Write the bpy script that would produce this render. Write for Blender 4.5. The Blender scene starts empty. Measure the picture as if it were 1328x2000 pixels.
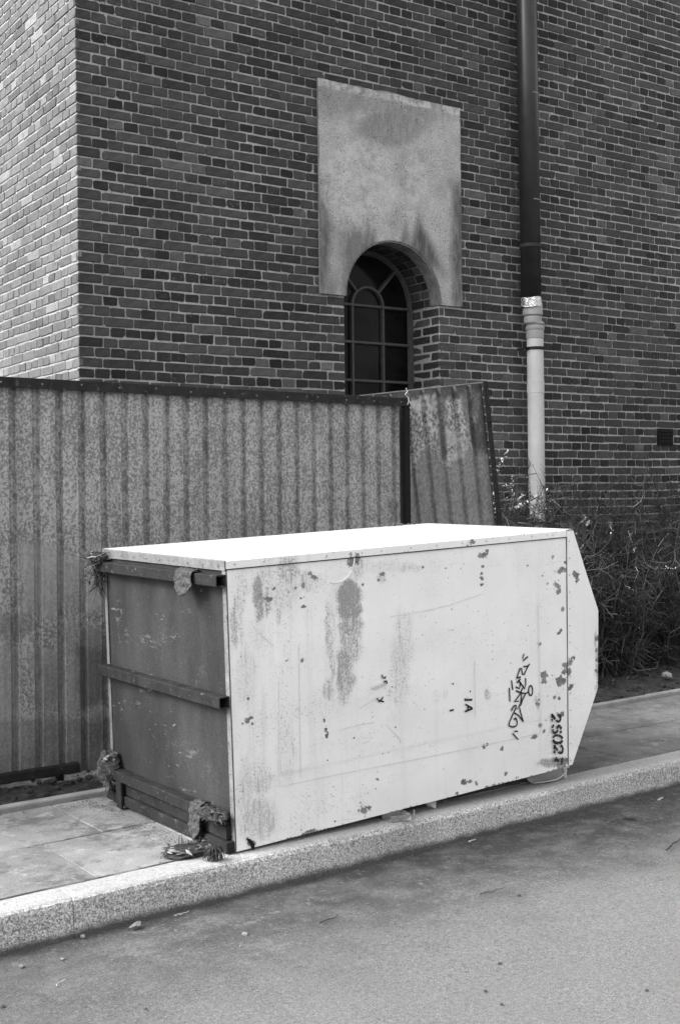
import bpy, bmesh, math, random
import numpy as np
from mathutils import Matrix, Vector

# ------------------------------------------------------------------ camera, sky, sun, exposure
F, CX, CY, ROLL, CAMH, AZ = 2389.0, 664.0, 968.0, math.radians(0.65), 1.6, math.radians(52.1)
scene = bpy.context.scene
col = scene.collection
fwd = np.array([math.cos(AZ), math.sin(AZ), 0.0])
rgt = np.array([math.sin(AZ), -math.cos(AZ), 0.0])
upv = np.array([0, 0, 1.0])
CAM = np.array([0, 0, CAMH])
cd = bpy.data.cameras.new('camera'); co = bpy.data.objects.new('camera', cd); col.objects.link(co)
cd.sensor_fit = 'HORIZONTAL'; cd.sensor_width = 36.0; cd.lens = F / 1328.0 * 36.0
cd.clip_end = 500.0; cd.clip_start = 0.05
cd.shift_y = -(1000 - CY) / 1328.0
cr = rgt * math.cos(ROLL) + upv * -math.sin(ROLL)
cu = rgt * math.sin(ROLL) + upv * math.cos(ROLL)
m = Matrix.Identity(4)
for i in range(3):
    m[i][0] = cr[i]; m[i][1] = cu[i]; m[i][2] = -fwd[i]; m[i][3] = CAM[i]
co.matrix_world = m
scene.camera = co

SUN_EL = math.radians(38); SUN_ROT = math.atan2(-0.95, 0.31)
w = bpy.data.worlds.new('World'); scene.world = w; w.use_nodes = True
wn = w.node_tree.nodes; wl = w.node_tree.links
bg = wn['Background']
sky = wn.new('ShaderNodeTexSky'); sky.sky_type = 'NISHITA'; sky.sun_disc = False
sky.sun_elevation = SUN_EL; sky.sun_rotation = SUN_ROT; sky.air_density = 1.5; sky.dust_density = 4.0
bw = wn.new('ShaderNodeRGBToBW')                     # a monochrome place: grey cloud light
wl.new(sky.outputs[0], bw.inputs[0]); wl.new(bw.outputs[0], bg.inputs[0]); bg.inputs[1].default_value = 0.135
sd = bpy.data.lights.new('sun', 'SUN'); sd.energy = 1.2; sd.angle = math.radians(26); sd.color = (1, 1, 1)
so = bpy.data.objects.new('sun', sd); col.objects.link(so)
sdir = Vector((math.sin(SUN_ROT) * math.cos(SUN_EL), math.cos(SUN_ROT) * math.cos(SUN_EL), math.sin(SUN_EL)))
so.rotation_euler = sdir.to_track_quat('Z', 'Y').to_euler(); so.location = (-6, 9, 9)
vs = scene.view_settings
vs.view_transform = 'Standard'; vs.look = 'None'; vs.gamma = 1.0; vs.use_curve_mapping = False
vs.exposure = 1.75

# ------------------------------------------------------------------ photo geometry helpers
def ray(x, y):
    u, v = (x - CX) / F, -(y - CY) / F
    c, s = math.cos(ROLL), math.sin(ROLL)
    return fwd + (u * c + v * s) * rgt + (-u * s + v * c) * upv
def on_level(x, y, z):
    d = ray(x, y); return CAM + d * ((z - CAMH) / d[2])
def on_plane(x, y, p, n):
    d = ray(x, y); return CAM + d * (np.dot(np.asarray(p) - CAM, n) / np.dot(d, n))
def project(P):
    d = np.asarray(P) - CAM; Z = d @ fwd; a, b = (d @ rgt) / Z, (d @ upv) / Z
    c, s = math.cos(ROLL), math.sin(ROLL)
    return CX + F * (a * c - b * s), CY - F * (a * s + b * c)

rng = np.random.default_rng(7)
random.seed(7)
_tab = rng.random((256, 256))
def vnoise(x, y):
    x = np.asarray(x, float); y = np.asarray(y, float)
    xi = np.floor(x).astype(int); yi = np.floor(y).astype(int)
    fx = x - xi; fy = y - yi; fx = fx * fx * (3 - 2 * fx); fy = fy * fy * (3 - 2 * fy)
    g = lambda a, b: _tab[a & 255, b & 255]
    return (g(xi, yi) * (1 - fx) + g(xi + 1, yi) * fx) * (1 - fy) + (g(xi, yi + 1) * (1 - fx) + g(xi + 1, yi + 1) * fx) * fy
def fbm(x, y, o=4):
    r = 0; a = .5
    for k in range(o):
        r = r + a * vnoise(np.asarray(x) * 2 ** k + 17.3 * k, np.asarray(y) * 2 ** k + 9.1 * k); a *= .5
    return r

# ------------------------------------------------------------------ node helpers (every value is a grey scalar)
class NT:
    def __init__(s, name, rough=.8, spec=.3, metal=0.0):
        s.m = bpy.data.materials.new(name); s.m.use_nodes = True
        s.t = s.m.node_tree; s.b = s.t.nodes['Principled BSDF']
        s.b.inputs['Roughness'].default_value = rough; s.b.inputs['Metallic'].default_value = metal
        s.b.inputs['Specular IOR Level'].default_value = spec
        s.co = s.t.nodes.new('ShaderNodeTexCoord')
    def n(s, k): return s.t.nodes.new(k)
    def put(s, sock, v):
        if isinstance(v, (int, float)): sock.default_value = v
        else: s.t.links.new(v, sock)
    def pos(s, which='Object', sc=(1, 1, 1)):
        q = s.n('ShaderNodeMapping'); q.inputs['Scale'].default_value = sc
        s.t.links.new(s.co.outputs[which], q.inputs[0]); return q.outputs[0]
    def noise(s, scale, detail=4, rough=.55, vec=None, dist=0.0):
        q = s.n('ShaderNodeTexNoise'); q.inputs['Scale'].default_value = scale; q.inputs['Detail'].default_value = detail
        q.inputs['Roughness'].default_value = rough; q.inputs['Distortion'].default_value = dist
        s.t.links.new(vec if vec is not None else s.co.outputs['Object'], q.inputs['Vector']); return q.outputs['Fac']
    def voro(s, scale, vec=None, out='Distance', feature='F1', rand=1.0):
        q = s.n('ShaderNodeTexVoronoi'); q.feature = feature; q.inputs['Scale'].default_value = scale
        q.inputs['Randomness'].default_value = rand
        s.t.links.new(vec if vec is not None else s.co.outputs['Object'], q.inputs['Vector'])
        o = q.outputs[out]
        if out == 'Color':
            r = s.n('ShaderNodeSeparateColor'); s.t.links.new(o, r.inputs[0]); return r.outputs[0]
        return o
    def attr(s, name):
        q = s.n('ShaderNodeAttribute'); q.attribute_name = name; return q.outputs['Fac']
    def objrand(s):
        return s.n('ShaderNodeObjectInfo').outputs['Random']
    def op(s, o, a, b=0.0, clamp=False):
        q = s.n('ShaderNodeMath'); q.operation = o; q.use_clamp = clamp
        s.put(q.inputs[0], a); s.put(q.inputs[1], b); return q.outputs[0]
    def mul(s, a, b): return s.op('MULTIPLY', a, b)
    def add(s, a, b): return s.op('ADD', a, b)
    def rng(s, f, a, b, c, d, smooth=False):
        q = s.n('ShaderNodeMapRange'); q.clamp = True
        if smooth: q.interpolation_type = 'SMOOTHSTEP'
        s.put(q.inputs[0], f)
        for i, v in enumerate((a, b, c, d)): q.inputs[i + 1].default_value = v
        return q.outputs[0]
    def mix(s, a, b, f):
        q = s.n('ShaderNodeMix'); q.data_type = 'FLOAT'
        s.put(q.inputs[0], f); s.put(q.inputs[2], a); s.put(q.inputs[3], b); return q.outputs[0]
    def sep(s, axis, which='Object'):
        q = s.n('ShaderNodeSeparateXYZ'); s.t.links.new(s.co.outputs[which], q.inputs[0]); return q.outputs['XYZ'.index(axis)]
    def done(s, color, bump=None, dist=.003, strength=1.0, rough=None):
        s.put_col(color)
        if rough is not None: s.put(s.b.inputs['Roughness'], rough)
        if bump is not None:
            q = s.n('ShaderNodeBump'); q.inputs['Distance'].default_value = dist; q.inputs['Strength'].default_value = strength
            s.t.links.new(bump, q.inputs['Height']); s.t.links.new(q.outputs[0], s.b.inputs['Normal'])
        return s.m
    def put_col(s, c):
        if isinstance(c, (int, float)): s.b.inputs['Base Color'].default_value = (c, c, c, 1)
        else: s.t.links.new(c, s.b.inputs['Base Color'])

M = {}
# brick: one tone per brick, sooty and sandy patches on it
t = NT('brick', .9, .25)
v = t.mul(t.attr('tone'), t.rng(t.noise(28, 5, .65), .3, .7, .72, 1.32))
v = t.mul(v, t.rng(t.noise(1.1, 4), .35, .65, .86, 1.14))
v = t.mix(v, .26, t.mul(t.rng(t.noise(48, 4, .65), .60, .70, 0, .7), t.rng(t.noise(1.7, 3), .48, .60, .1, 1)))
v = t.mix(v, .025, t.rng(t.noise(120, 2, .5), .68, .74, 0, .8))
M['brick'] = t.done(v, t.noise(90, 5, .7), .004, .8)
t = NT('mortar', .95, .15)
v = t.rng(t.noise(45, 5, .7), .3, .7, .26, .46)
v = t.mul(v, t.rng(t.noise(.9, 4), .35, .65, .78, 1.2))
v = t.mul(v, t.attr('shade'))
v = t.mix(v, .03, t.rng(t.noise(55, 3, .6), .62, .68, 0, .95))
v = t.mix(v, .6, t.mul(t.rng(t.noise(30, 4, .65), .56, .64, 0, .8), t.rng(t.noise(1.6, 3), .52, .62, 0, 1)))
M['mortar'] = t.done(v, t.noise(110, 5, .7), .008, 1.0)
# cement render round the window
t = NT('render', .95, .1)
v = t.rng(t.noise(5, 6, .6), .3, .7, .29, .44)
v = t.mul(v, t.rng(t.noise(150, 3, .6), .3, .7, .5, 1.5))
v = t.mix(v, .075, t.mul(t.attr('stain'), t.rng(t.noise(30, 4, .6, t.pos('Object', (1, 1, .25))), .3, .6, .55, 1)))
v = t.mix(v, .55, t.mul(t.attr('pale'), t.rng(t.noise(14, 6, .7), .42, .6, 0, 1)))
pit = t.mul(t.rng(t.voro(48), .14, .24, 1, 0), t.rng(t.noise(4, 3), .46, .58, 0, 1))
v = t.mix(v, .04, pit)
v = t.mix(v, .06, t.mul(t.rng(t.voro(22), .05, .08, 1, 0), t.rng(t.noise(3, 2), .5, .6, 0, 1)))
M['render'] = t.done(v, t.add(t.noise(200, 4, .7), t.mul(pit, -1.5)), .003, .9)
# white house paint on the container
def paint(name, base, extra=False):
    t = NT(name, .55, .35)
    stretch = t.pos('Object', (1, 1, .22))
    v = t.mul(t.rng(t.noise(3.0, 5), .3, .7, .94, 1.04), base)
    st = t.attr('stain'); gm = t.attr('grime')
    sp = t.rng(t.add(t.noise(105, 6, .78), t.mul(st, .27)), .62, .76, 0, .9)
    sk = t.rng(t.add(t.noise(70, 5, .7, t.pos('Object', (1, 1, .10))), t.mul(st, .30)), .64, .80, 0, .75)
    v = t.mix(v, .42, t.mul(st, t.rng(t.noise(16, 4, .65, stretch), .35, .6, .10, .55)))
    v = t.mix(v, .20, t.mul(sp, t.rng(st, .02, .2, 0, 1)))
    v = t.mix(v, .28, t.mul(sk, t.rng(st, .02, .2, 0, 1)))
    cl = t.rng(t.noise(5, 5, .7), .40, .62, 0, .10)
    v = t.mix(v, .36, t.mul(gm, t.rng(t.add(t.noise(100, 6, .8), cl), .60, .72, 0, .8)))
    v = t.mix(v, .5, t.mul(gm, t.rng(t.noise(8, 6, .75, t.pos('Object', (2.6, 1, .14))), .52, .74, 0, .5)))
    v = t.mix(v, .5, t.mul(t.rng(t.noise(22, 3, .5, t.pos('Object', (.35, 1, 2.4)), 1.5), .665, .685, 0, .5), t.rng(t.noise(2.4, 2), .5, .62, 0, 1)))
    fl = t.add(t.attr('flake'), t.add(t.mul(t.add(t.noise(120, 4, .7), -.5), 1.3), t.mul(t.add(t.noise(34, 3, .6), -.5), 2.2)))
    fm = t.rng(fl, .56, .60, 0, 1)
    v = t.mix(v, t.rng(t.noise(14, 3), .35, .65, .13, .28), fm)
    chip = t.mul(t.rng(t.noise(60, 3, .6), .66, .68, 0, 1), t.rng(t.noise(4.5, 3), .50, .56, 0, 1))
    v = t.mix(v, .2, chip)
    bub = t.mul(t.noise(120, 3, .6), t.rng(t.noise(5, 3), .5, .62, 0.06, 1))
    return t.done(v, t.add(t.mul(bub, .5), t.add(t.mul(t.noise(9, 3), .7), t.mul(fm, -.4))), .0035, .8, t.mix(.5, .9, fm))
M['paint'] = paint('white_paint', .80)
t = NT('roof_paint', .6, .3)
v = t.mul(t.rng(t.noise(6, 5, .65, t.pos('Object', (.5, 1.6, 1))), .3, .7, .84, 1.08), .50)
M['roof_paint'] = t.done(v, t.noise(12, 4), .003, .6)
t = NT('dark_panel', .55, .3)
v = t.rng(t.noise(4, 6, .65, t.pos('Object', (1, 1, .5))), .3, .7, .017, .048)
v = t.mul(v, t.rng(t.noise(130, 4, .75), .3, .7, .6, 1.45))
sc = t.mul(t.rng(t.noise(26, 4, .6, t.pos('Object', (1, .35, 1.3)), 1.2), .635, .66, 0, .7), t.rng(t.noise(3.2, 2), .5, .6, 0, 1))
v = t.mix(v, .2, sc)
v = t.mix(v, .25, t.rng(t.voro(30), .04, .06, .7, 0))
v = t.mix(v, .16, t.mul(t.attr('scuff'), t.rng(t.noise(34, 5, .75, t.pos('Object', (1, .6, 1.6)), 1.0), .52, .60, 0, .8)))
M['dark_panel'] = t.done(v, t.noise(14, 4), .003, .5)
def steel(name, a, b, rust=.1):
    t = NT(name, .8, .18)
    v = t.rng(t.noise(12, 6, .7), .3, .7, a, b)
    v = t.mul(v, t.rng(t.noise(150, 3, .7), .3, .7, .75, 1.25))
    v = t.mix(v, rust, t.rng(t.noise(38, 4, .7), .60, .68, 0, .8))
    return t.done(v, t.noise(120, 4, .7), .002, .8)
M['bar'] = steel('bar_steel', .011, .030, .11)
M['rail'] = steel('rail_steel', .011, .028, .11)
M['trim'] = steel('trim_metal', .10, .22, .06)
M['black_metal'] = steel('black_metal', .005, .011, .02)
# spangled zinc sheet
def zinc(name, lo, hi, sc, edge):
    t = NT(name, .55, .35, .0)
    p = t.pos('Object', (1, 1, .85))
    n1 = t.noise(sc, 8, .74, p, .15)
    thr = t.add(t.add(t.mul(n1, .72), t.mul(t.noise(sc * .36, 6, .75, p), .28)), t.mul(t.add(t.noise(3.4, 4), -.5), .15))
    mk = t.rng(thr, .5 - edge, .5 + edge, 0, 1)
    v = t.mix(lo, hi, mk)
    v = t.mul(v, t.rng(t.noise(180, 3, .7), .3, .7, .8, 1.22))
    v = t.mul(v, t.rng(t.noise(5, 4, .6, t.pos('Object', (3, 3, .2))), .3, .7, .78, 1.2))
    v = t.mix(v, t.mul(t.attr('ptone'), t.rng(t.noise(30, 4, .6), .3, .7, .85, 1.15)), t.mul(t.attr('pmask'), .88))
    return t.done(v, t.add(t.noise(160, 3, .6), t.mul(t.noise(6, 3), 2.0)), .002, .6)
M['zinc'] = zinc('zinc', .14, .33, 70, .028)
M['old_zinc'] = zinc('old_zinc', .09, .42, 50, .05)
# granite kerb
t = NT('granite', .85, .25)
v = t.rng(t.noise(150, 3, .65), .36, .62, .15, .66)
v = t.mul(v, t.rng(t.noise(60, 2, .5), .3, .7, .75, 1.25))
v = t.mix(v, .05, t.rng(t.noise(190, 2, .5), .62, .68, 0, .85))
v = t.mul(v, t.rng(t.noise(3, 4), .3, .7, .82, 1.15))
v = t.mix(v, .05, t.mul(t.rng(t.add(t.sep('Z'), t.mul(t.noise(7, 5, .65), .05)), .035, .062, 1, 0), .9))     # gutter slime
v = t.mix(v, .36, t.mul(t.rng(t.sep('Z'), .132, .140, 0, .75), t.rng(t.noise(30, 4), .3, .55, .4, 1)))         # foot-worn dusty top
M['granite'] = t.done(v, t.noise(160, 4, .7), .003, .9)
# concrete slabs
def slab_mat(name, lo, hi, dk, dkw, pale):
    t = NT(name, .9, .2)
    p = t.n('ShaderNodeVectorMath'); p.operation = 'ADD'
    oi = t.n('ShaderNodeObjectInfo'); t.t.links.new(t.co.outputs['Object'], p.inputs[0]); t.t.links.new(oi.outputs['Location'], p.inputs[1])
    P_ = p.outputs[0]
    v = t.rng(t.noise(4.0, 6, .62, P_), .32, .68, lo, hi)
    v = t.mul(v, t.rng(t.objrand(), 0, 1, .86, 1.08))
    v = t.mix(v, dk, t.rng(t.noise(5, 6, .72, P_), .50, .60, 0, dkw))
    v = t.mix(v, pale, t.rng(t.noise(11, 6, .72, P_), .56, .68, 0, .75))
    v = t.mul(v, t.rng(t.noise(170, 3, .7, P_), .3, .7, .72, 1.28))
    M[name] = t.done(v, t.noise(130, 5, .7, P_), .004, .9)
slab_mat('slab', .17, .30, .10, .85, .36)
slab_mat('slab_damp', .145, .23, .10, .7, .33)      # the stretch past the container is damp and soot-stained
t = NT('joint_dirt', .95, .1)
v = t.rng(t.noise(25, 5, .7), .35, .65, .06, .34)
v = t.mix(.012, v, t.rng(t.add(t.sep('Y'), t.mul(t.noise(30, 4), .01)), 4.298, 4.302, 0, 1))
M['joint_dirt'] = t.done(v, t.noise(80, 4, .7), .006, 1)
t = NT('edging', .9, .2)
v = t.mul(t.rng(t.noise(8, 5, .6), .3, .7, .2, .32), t.rng(t.noise(170, 3, .7), .3, .7, .8, 1.2))
M['edging'] = t.done(v, t.noise(120, 4, .7), .003, .8)
# asphalt, dusty in the lane, dark and damp in the gutter
t = NT('asphalt', .88, .3)
v = t.rng(t.noise(.8, 5, .55), .3, .7, .155, .185)
g = t.rng(t.add(t.sep('Y'), t.mul(t.add(t.noise(2.2, 5, .62), -.5), .9)), 2.95, 3.95, 0, 1, True)
g = t.mul(g, t.rng(t.noise(6, 6, .72), .34, .56, .42, 1))
g = t.mul(g, t.rng(t.add(t.sep('X'), t.mul(t.noise(1.5, 3), 1.5)), 1.8, 4.0, .6, 1))
v = t.mix(v, .028, t.mul(g, .86))
v = t.mix(v, .19, t.mul(t.rng(t.noise(10, 6, .75), .58, .67, 0, .65), t.rng(t.sep('Y'), 2.8, 3.6, .1, 1)))
v = t.mul(v, t.rng(t.noise(55, 5, .8), .3, .7, .66, 1.34))
v = t.mix(v, .20, t.mul(t.rng(t.noise(17, 6, .8), .57, .66, 0, .6), t.rng(t.add(t.sep('Y'), t.mul(t.noise(2.5, 3), .8)), 3.2, 3.9, .12, 1)))
v = t.mix(v, .035, t.mul(t.rng(t.noise(21, 6, .8), .58, .68, 0, .65), t.rng(t.sep('Y'), 2.6, 3.6, .1, 1)))
v = t.mul(v, t.rng(t.noise(190, 4, .75), .3, .7, .42, 1.6))
v = t.mix(v, .34, t.rng(t.noise(95, 2, .5), .67, .72, 0, .5))
v = t.mix(v, .03, t.rng(t.noise(80, 2, .5), .69, .73, 0, .7))
M['asphalt'] = t.done(v, t.add(t.noise(210, 4, .75), t.mul(t.noise(5, 3), .8)), .005, 1.0)
t = NT('soil', .98, .1)
v = t.rng(t.noise(14, 6, .7), .3, .7, .03, .085)
v = t.mix(v, .22, t.rng(t.noise(60, 4, .7), .62, .70, 0, .8))
M['soil'] = t.done(v, t.noise(50, 6, .75), .02, 1)
t = NT('twig', .85, .2)
v = t.mul(t.rng(t.noise(5, 3), .3, .7, .016, .040), t.attr('tone'))
M['twig'] = t.done(v)
def plain(name, lo, hi, sc, rough=.8, spec=.25, bump=.002, metal=0.0):
    t = NT(name, rough, spec, metal)
    v = t.rng(t.noise(sc, 5, .65), .3, .7, lo, hi)
    M[name] = t.done(v, t.noise(sc * 3, 4, .6), bump, .7); return M[name]
plain('bud', .6, .85, 60)
plain('straw', .03, .20, 40, .9)
plain('leaf_dry', .03, .13, 30, .8)
plain('leaf_pale', .12, .30, 30, .8)
plain('rag', .035, .12, 70, .95, .1, .012)
plain('moss', .018, .08, 80, .95, .1, .015)
plain('stone', .14, .30, 30, .9)
plain('dark_stone', .03, .08, 30, .9)
plain('stick', .02, .06, 30, .9)
plain('stick_pale', .3, .5, 30, .9)
plain('card', .2, .42, 20, .85)
plain('plastic_pale', .42, .6, 8, .5, .4)
plain('timber', .09, .18, 12, .9)
plain('black_pipe', .016, .028, 9, .38, .4, .001)
plain('pvc', .40, .52, 4, .5, .35, .001)
plain('pvc_grey', .22, .30, 5, .5, .35, .001)
plain('scratch', .2, .3, 40, .7)
plain('rubber', .02, .03, 20, .7)
plain('frame_paint', .045, .085, 25, .6, .3)
plain('ink', .012, .022, 60, .6, .3, .0005)
plain('seam_dirt', .48, .74, 70, .8)
plain('plinth', .02, .04, 8, .95)
plain('ledge', .05, .12, 12, .95)
plain('wire', .35, .5, 30, .6)
t = NT('foil', .25, .6, .9)
M['foil'] = t.done(t.rng(t.noise(20, 3), .3, .7, .5, .8), t.noise(28, 3, .6, None, 1.5), .02, .9)
t = NT('glass_dark', .10, .07)
M['glass_dark'] = t.done(t.rng(t.noise(3, 4), .35, .7, .004, .013), t.noise(2.5, 2), .01, .25)
t = NT('stencil', .7, .3)
v = t.mix(.018, .72, t.rng(t.noise(80, 4, .7), .62, .65, 0, 1)); M['stencil'] = t.done(v)

# ------------------------------------------------------------------ object helpers
def mesh_obj(name, V, Fc, mat, parent=None, attrs=None, smooth=False, kind=None, label=None, cat=None, group=None):
    me = bpy.data.meshes.new(name)
    me.from_pydata([tuple(map(float, p)) for p in V], [], [tuple(map(int, f)) for f in Fc])
    if attrs:
        for k, arr in attrs.items():
            a = me.attributes.new(k, 'FLOAT', 'POINT'); a.data.foreach_set('value', np.asarray(arr, dtype=np.float32))
    if smooth: me.polygons.foreach_set('use_smooth', [True] * len(me.polygons))
    me.update()
    o = bpy.data.objects.new(name, me); col.objects.link(o)
    if mat is not None: me.materials.append(M[mat] if isinstance(mat, str) else mat)
    if parent is not None: o.parent = parent
    tag(o, label, cat, group, kind); return o
def tag(o, label=None, cat=None, group=None, kind=None):
    if label: o['label'] = label
    if cat: o['category'] = cat
    if group: o['group'] = group
    if kind: o['kind'] = kind
    return o
def empty(name, loc=(0, 0, 0), mat=None, **k):
    o = bpy.data.objects.new(name, None); col.objects.link(o); o.empty_display_size = .1
    if mat is not None: o.matrix_world = mat
    else: o.location = loc
    return tag(o, **k)
class MB:
    def __init__(s): s.V = []; s.F = []
    def raw(s, V, Fc):
        b = len(s.V); s.V += [tuple(map(float, p)) for p in V]; s.F += [tuple(i + b for i in f) for f in Fc]; return s
    def box(s, a, b):
        (x0, y0, z0), (x1, y1, z1) = a, b
        return s.raw([(x0, y0, z0), (x1, y0, z0), (x1, y1, z0), (x0, y1, z0), (x0, y0, z1), (x1, y0, z1), (x1, y1, z1), (x0, y1, z1)],
              [(0, 3, 2, 1), (4, 5, 6, 7), (0, 1, 5, 4), (1, 2, 6, 5), (2, 3, 7, 6), (3, 0, 4, 7)])
    def tube(s, pts, rad, n=6, cap=True):
        pts = [np.asarray(p, float) for p in pts]
        if not hasattr(rad, '__len__'): rad = [rad] * len(pts)
        V = []; Fc = []
        for i, p in enumerate(pts):
            d = pts[min(i + 1, len(pts) - 1)] - pts[max(i - 1, 0)]; d /= (np.linalg.norm(d) + 1e-9)
            a = np.cross(d, (0, 0, 1)) if abs(d[2]) < .9 else np.cross(d, (1, 0, 0)); a /= np.linalg.norm(a); b = np.cross(d, a)
            for k in range(n):
                th = 2 * math.pi * k / n; V.append(p + rad[i] * (math.cos(th) * a + math.sin(th) * b))
        for i in range(len(pts) - 1):
            for k in range(n):
                Fc.append((i * n + k, i * n + (k + 1) % n, (i + 1) * n + (k + 1) % n, (i + 1) * n + k))
        if cap: Fc += [tuple(range(n))[::-1], tuple((len(pts) - 1) * n + k for k in range(n))]
        return s.raw(V, Fc)
    def lathe(s, c, prof, n=28):
        V = []; Fc = []
        for (r, z) in prof:
            for k in range(n):
                th = 2 * math.pi * k / n; V.append((c[0] + r * math.cos(th), c[1] + r * math.sin(th), z))
        for i in range(len(prof) - 1):
            for k in range(n): Fc.append((i * n + k, i * n + (k + 1) % n, (i + 1) * n + (k + 1) % n, (i + 1) * n + k))
        return s.raw(V, Fc)
    def make(s, name, mat, parent=None, **k): return mesh_obj(name, s.V, s.F, mat, parent, **k)
def bevelled(o, wdt=.004, seg=1):
    b = o.modifiers.new('bevel', 'BEVEL'); b.width = wdt; b.segments = seg; b.limit_method = 'ANGLE'; return o
def grid(nx, ny): return [(j * nx + i, j * nx + i + 1, (j + 1) * nx + i + 1, (j + 1) * nx + i) for j in range(ny - 1) for i in range(nx - 1)]

# ------------------------------------------------------------------ road, kerb, pavement, soil
KERB_Y, KERB_H = 4.12, .143
mesh_obj('ground', [(-80, -60, -.06), (90, -60, -.06), (90, 80, -.06), (-80, 80, -.06)], [(0, 1, 2, 3)], 'soil', kind='structure')
xs = np.concatenate([np.linspace(-40, .5, 12), np.linspace(.7, 9, 160), np.linspace(9.3, 50, 12)])
ys = np.concatenate([np.linspace(-40, 1.4, 10), np.linspace(1.5, 4.16, 56)])
X, Y = np.meshgrid(xs, ys)
Z = (fbm(X * 1.3, Y * 1.3, 4) - .47) * .022 * np.clip((Y - 1.2) / 1.0, 0, 1)
Z = np.where(Y > 4.0, Z - .004, Z)
mesh_obj('road', np.stack([X.ravel(), Y.ravel(), Z.ravel()], 1), grid(len(xs), len(ys)), 'asphalt', kind='structure', smooth=True)

kerb = empty('kerb', (0, KERB_Y, 0), kind='structure')
prof = [(0.0, -.06), (0.004, .118), (0.010, .133), (0.020, .1405), (0.032, KERB_H), (.150, KERB_H), (.150, -.06)]
kx = [-6.8, -4.61, -2.42, -.23, 1.96, 4.15, 6.34, 8.53, 10.72, 12.91]
for a, b in zip(kx[:-1], kx[1:]):
    n = 60; V = []; L = b - a - .003
    for i in range(n + 1):
        x = a + L * i / n
        for j, (y, z) in enumerate(prof):
            k = (fbm(x * 9 + j * 3.1, j * 5.7, 3) - .47) * .007 if 0 < j < 6 else 0
            k2 = (fbm(x * 2.0, 3.3 + j, 2) - .47) * .012 if j < 3 else 0
            e = -.0025 if i in (0, n) and 0 < j < 5 else 0
            V.append((x, y + (k if j < 4 else 0) * 1.0 + k2 - e * (j < 3), z + (k * .5 if j > 1 else 0) + e * (j > 1)))
    P = len(prof); Fc = [(i * P + j, (i + 1) * P + j, (i + 1) * P + j + 1, i * P + j + 1) for i in range(n) for j in range(P - 1)]
    Fc += [tuple(range(P)), tuple(range(n * P + P - 1, n * P - 1, -1))]
    mesh_obj('kerb_stone', V, Fc, 'granite', kerb)

pav = MB().box((-7, 4.26, -.05), (13, 5.50, .131)).make('pavement', 'joint_dirt', kind='structure')
for row, (y0, y1, off) in enumerate(((4.290, 4.846, 2.15), (4.856, 5.436, 2.46))):
    for k in range(-10, 19):
        a = off + k * .534
        V = []; n = 7
        tilt = (random.uniform(-.002, .002), random.uniform(-.002, .002)); dz = random.uniform(-.0015, .0015)
        cx_, cy_ = a + .267, (y0 + y1) / 2
        hx, hy = .264, (y1 - y0) / 2
        ring = []
        for c0, c1 in (((-1, -1), (1, -1)), ((1, -1), (1, 1)), ((1, 1), (-1, 1)), ((-1, 1), (-1, -1))):
            for q in range(n):
                f = q / n; ring.append((c0[0] + (c1[0] - c0[0]) * f, c0[1] + (c1[1] - c0[1]) * f))
        lv = ((-.03, 1.0), (.007, 1.0), (.0115, .990))
        for li, (z, s_) in enumerate(lv):
            for (rx, ry) in ring:
                jx, jy = random.uniform(-.003, .003) * (li < 2), random.uniform(-.003, .003) * (li < 2)
                skew = -.05 * ry * hy
                V.append((rx * hx * s_ + jx + skew * -1 * .9, ry * hy * s_ + jy, z + .131 - .131 + dz + tilt[0] * rx + tilt[1] * ry))
        N = len(ring); Fc = [(l * N + i, l * N + (i + 1) % N, (l + 1) * N + (i + 1) % N, (l + 1) * N + i) for l in range(2) for i in range(N)]
        Fc.append(tuple(2 * N + i for i in range(N)))
        o = mesh_obj('paving_slab', V, Fc, 'slab_damp' if a > 4.4 + .5 * row * 0 else 'slab', pav); o.location = (cx_, cy_, .131)
edg = empty('pavement_edging', (0, 5.49, 0), kind='structure')
x = -6.0
while x < 13:
    L = 1.0; dz = random.uniform(-.004, .004)
    o = MB().box((x, -.028, -.03), (x + L - .006, .030, .166 + dz)).make('edging_stone', 'edging', edg); bevelled(o, .009, 2); x += L

xs = np.concatenate([np.linspace(-7, 1.2, 14), np.linspace(1.3, 9.6, 270), np.linspace(9.8, 14, 12)]); ys = np.concatenate([np.linspace(5.505, 7.2, 76), np.linspace(7.3, 11, 10)])
X, Y = np.meshgrid(xs, ys)
rise = np.clip((Y - 5.55) / .7, 0, 1) * np.clip((X - 5.2) / .8, 0, 1)
Z = .125 + .07 * rise + (fbm(X * 3.1, Y * 3.1, 5) - .45) * .10 * np.clip((Y - 5.5) / .18, 0, 1) + (fbm(X * 16, Y * 16, 3) - .45) * .05 * np.clip((Y - 5.5) / .1, .1, 1)
Z = np.where(X < 5.0, Z * .8 + .02, Z)
mesh_obj('soil_bed', np.stack([X.ravel(), Y.ravel(), Z.ravel()], 1), grid(len(xs), len(ys)), 'soil', kind='structure')
def soil_z(x, y):
    return float(.125 + .07 * np.clip((y - 5.55) / .7, 0, 1) * np.clip((x - 5.2) / .8, 0, 1))
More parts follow.
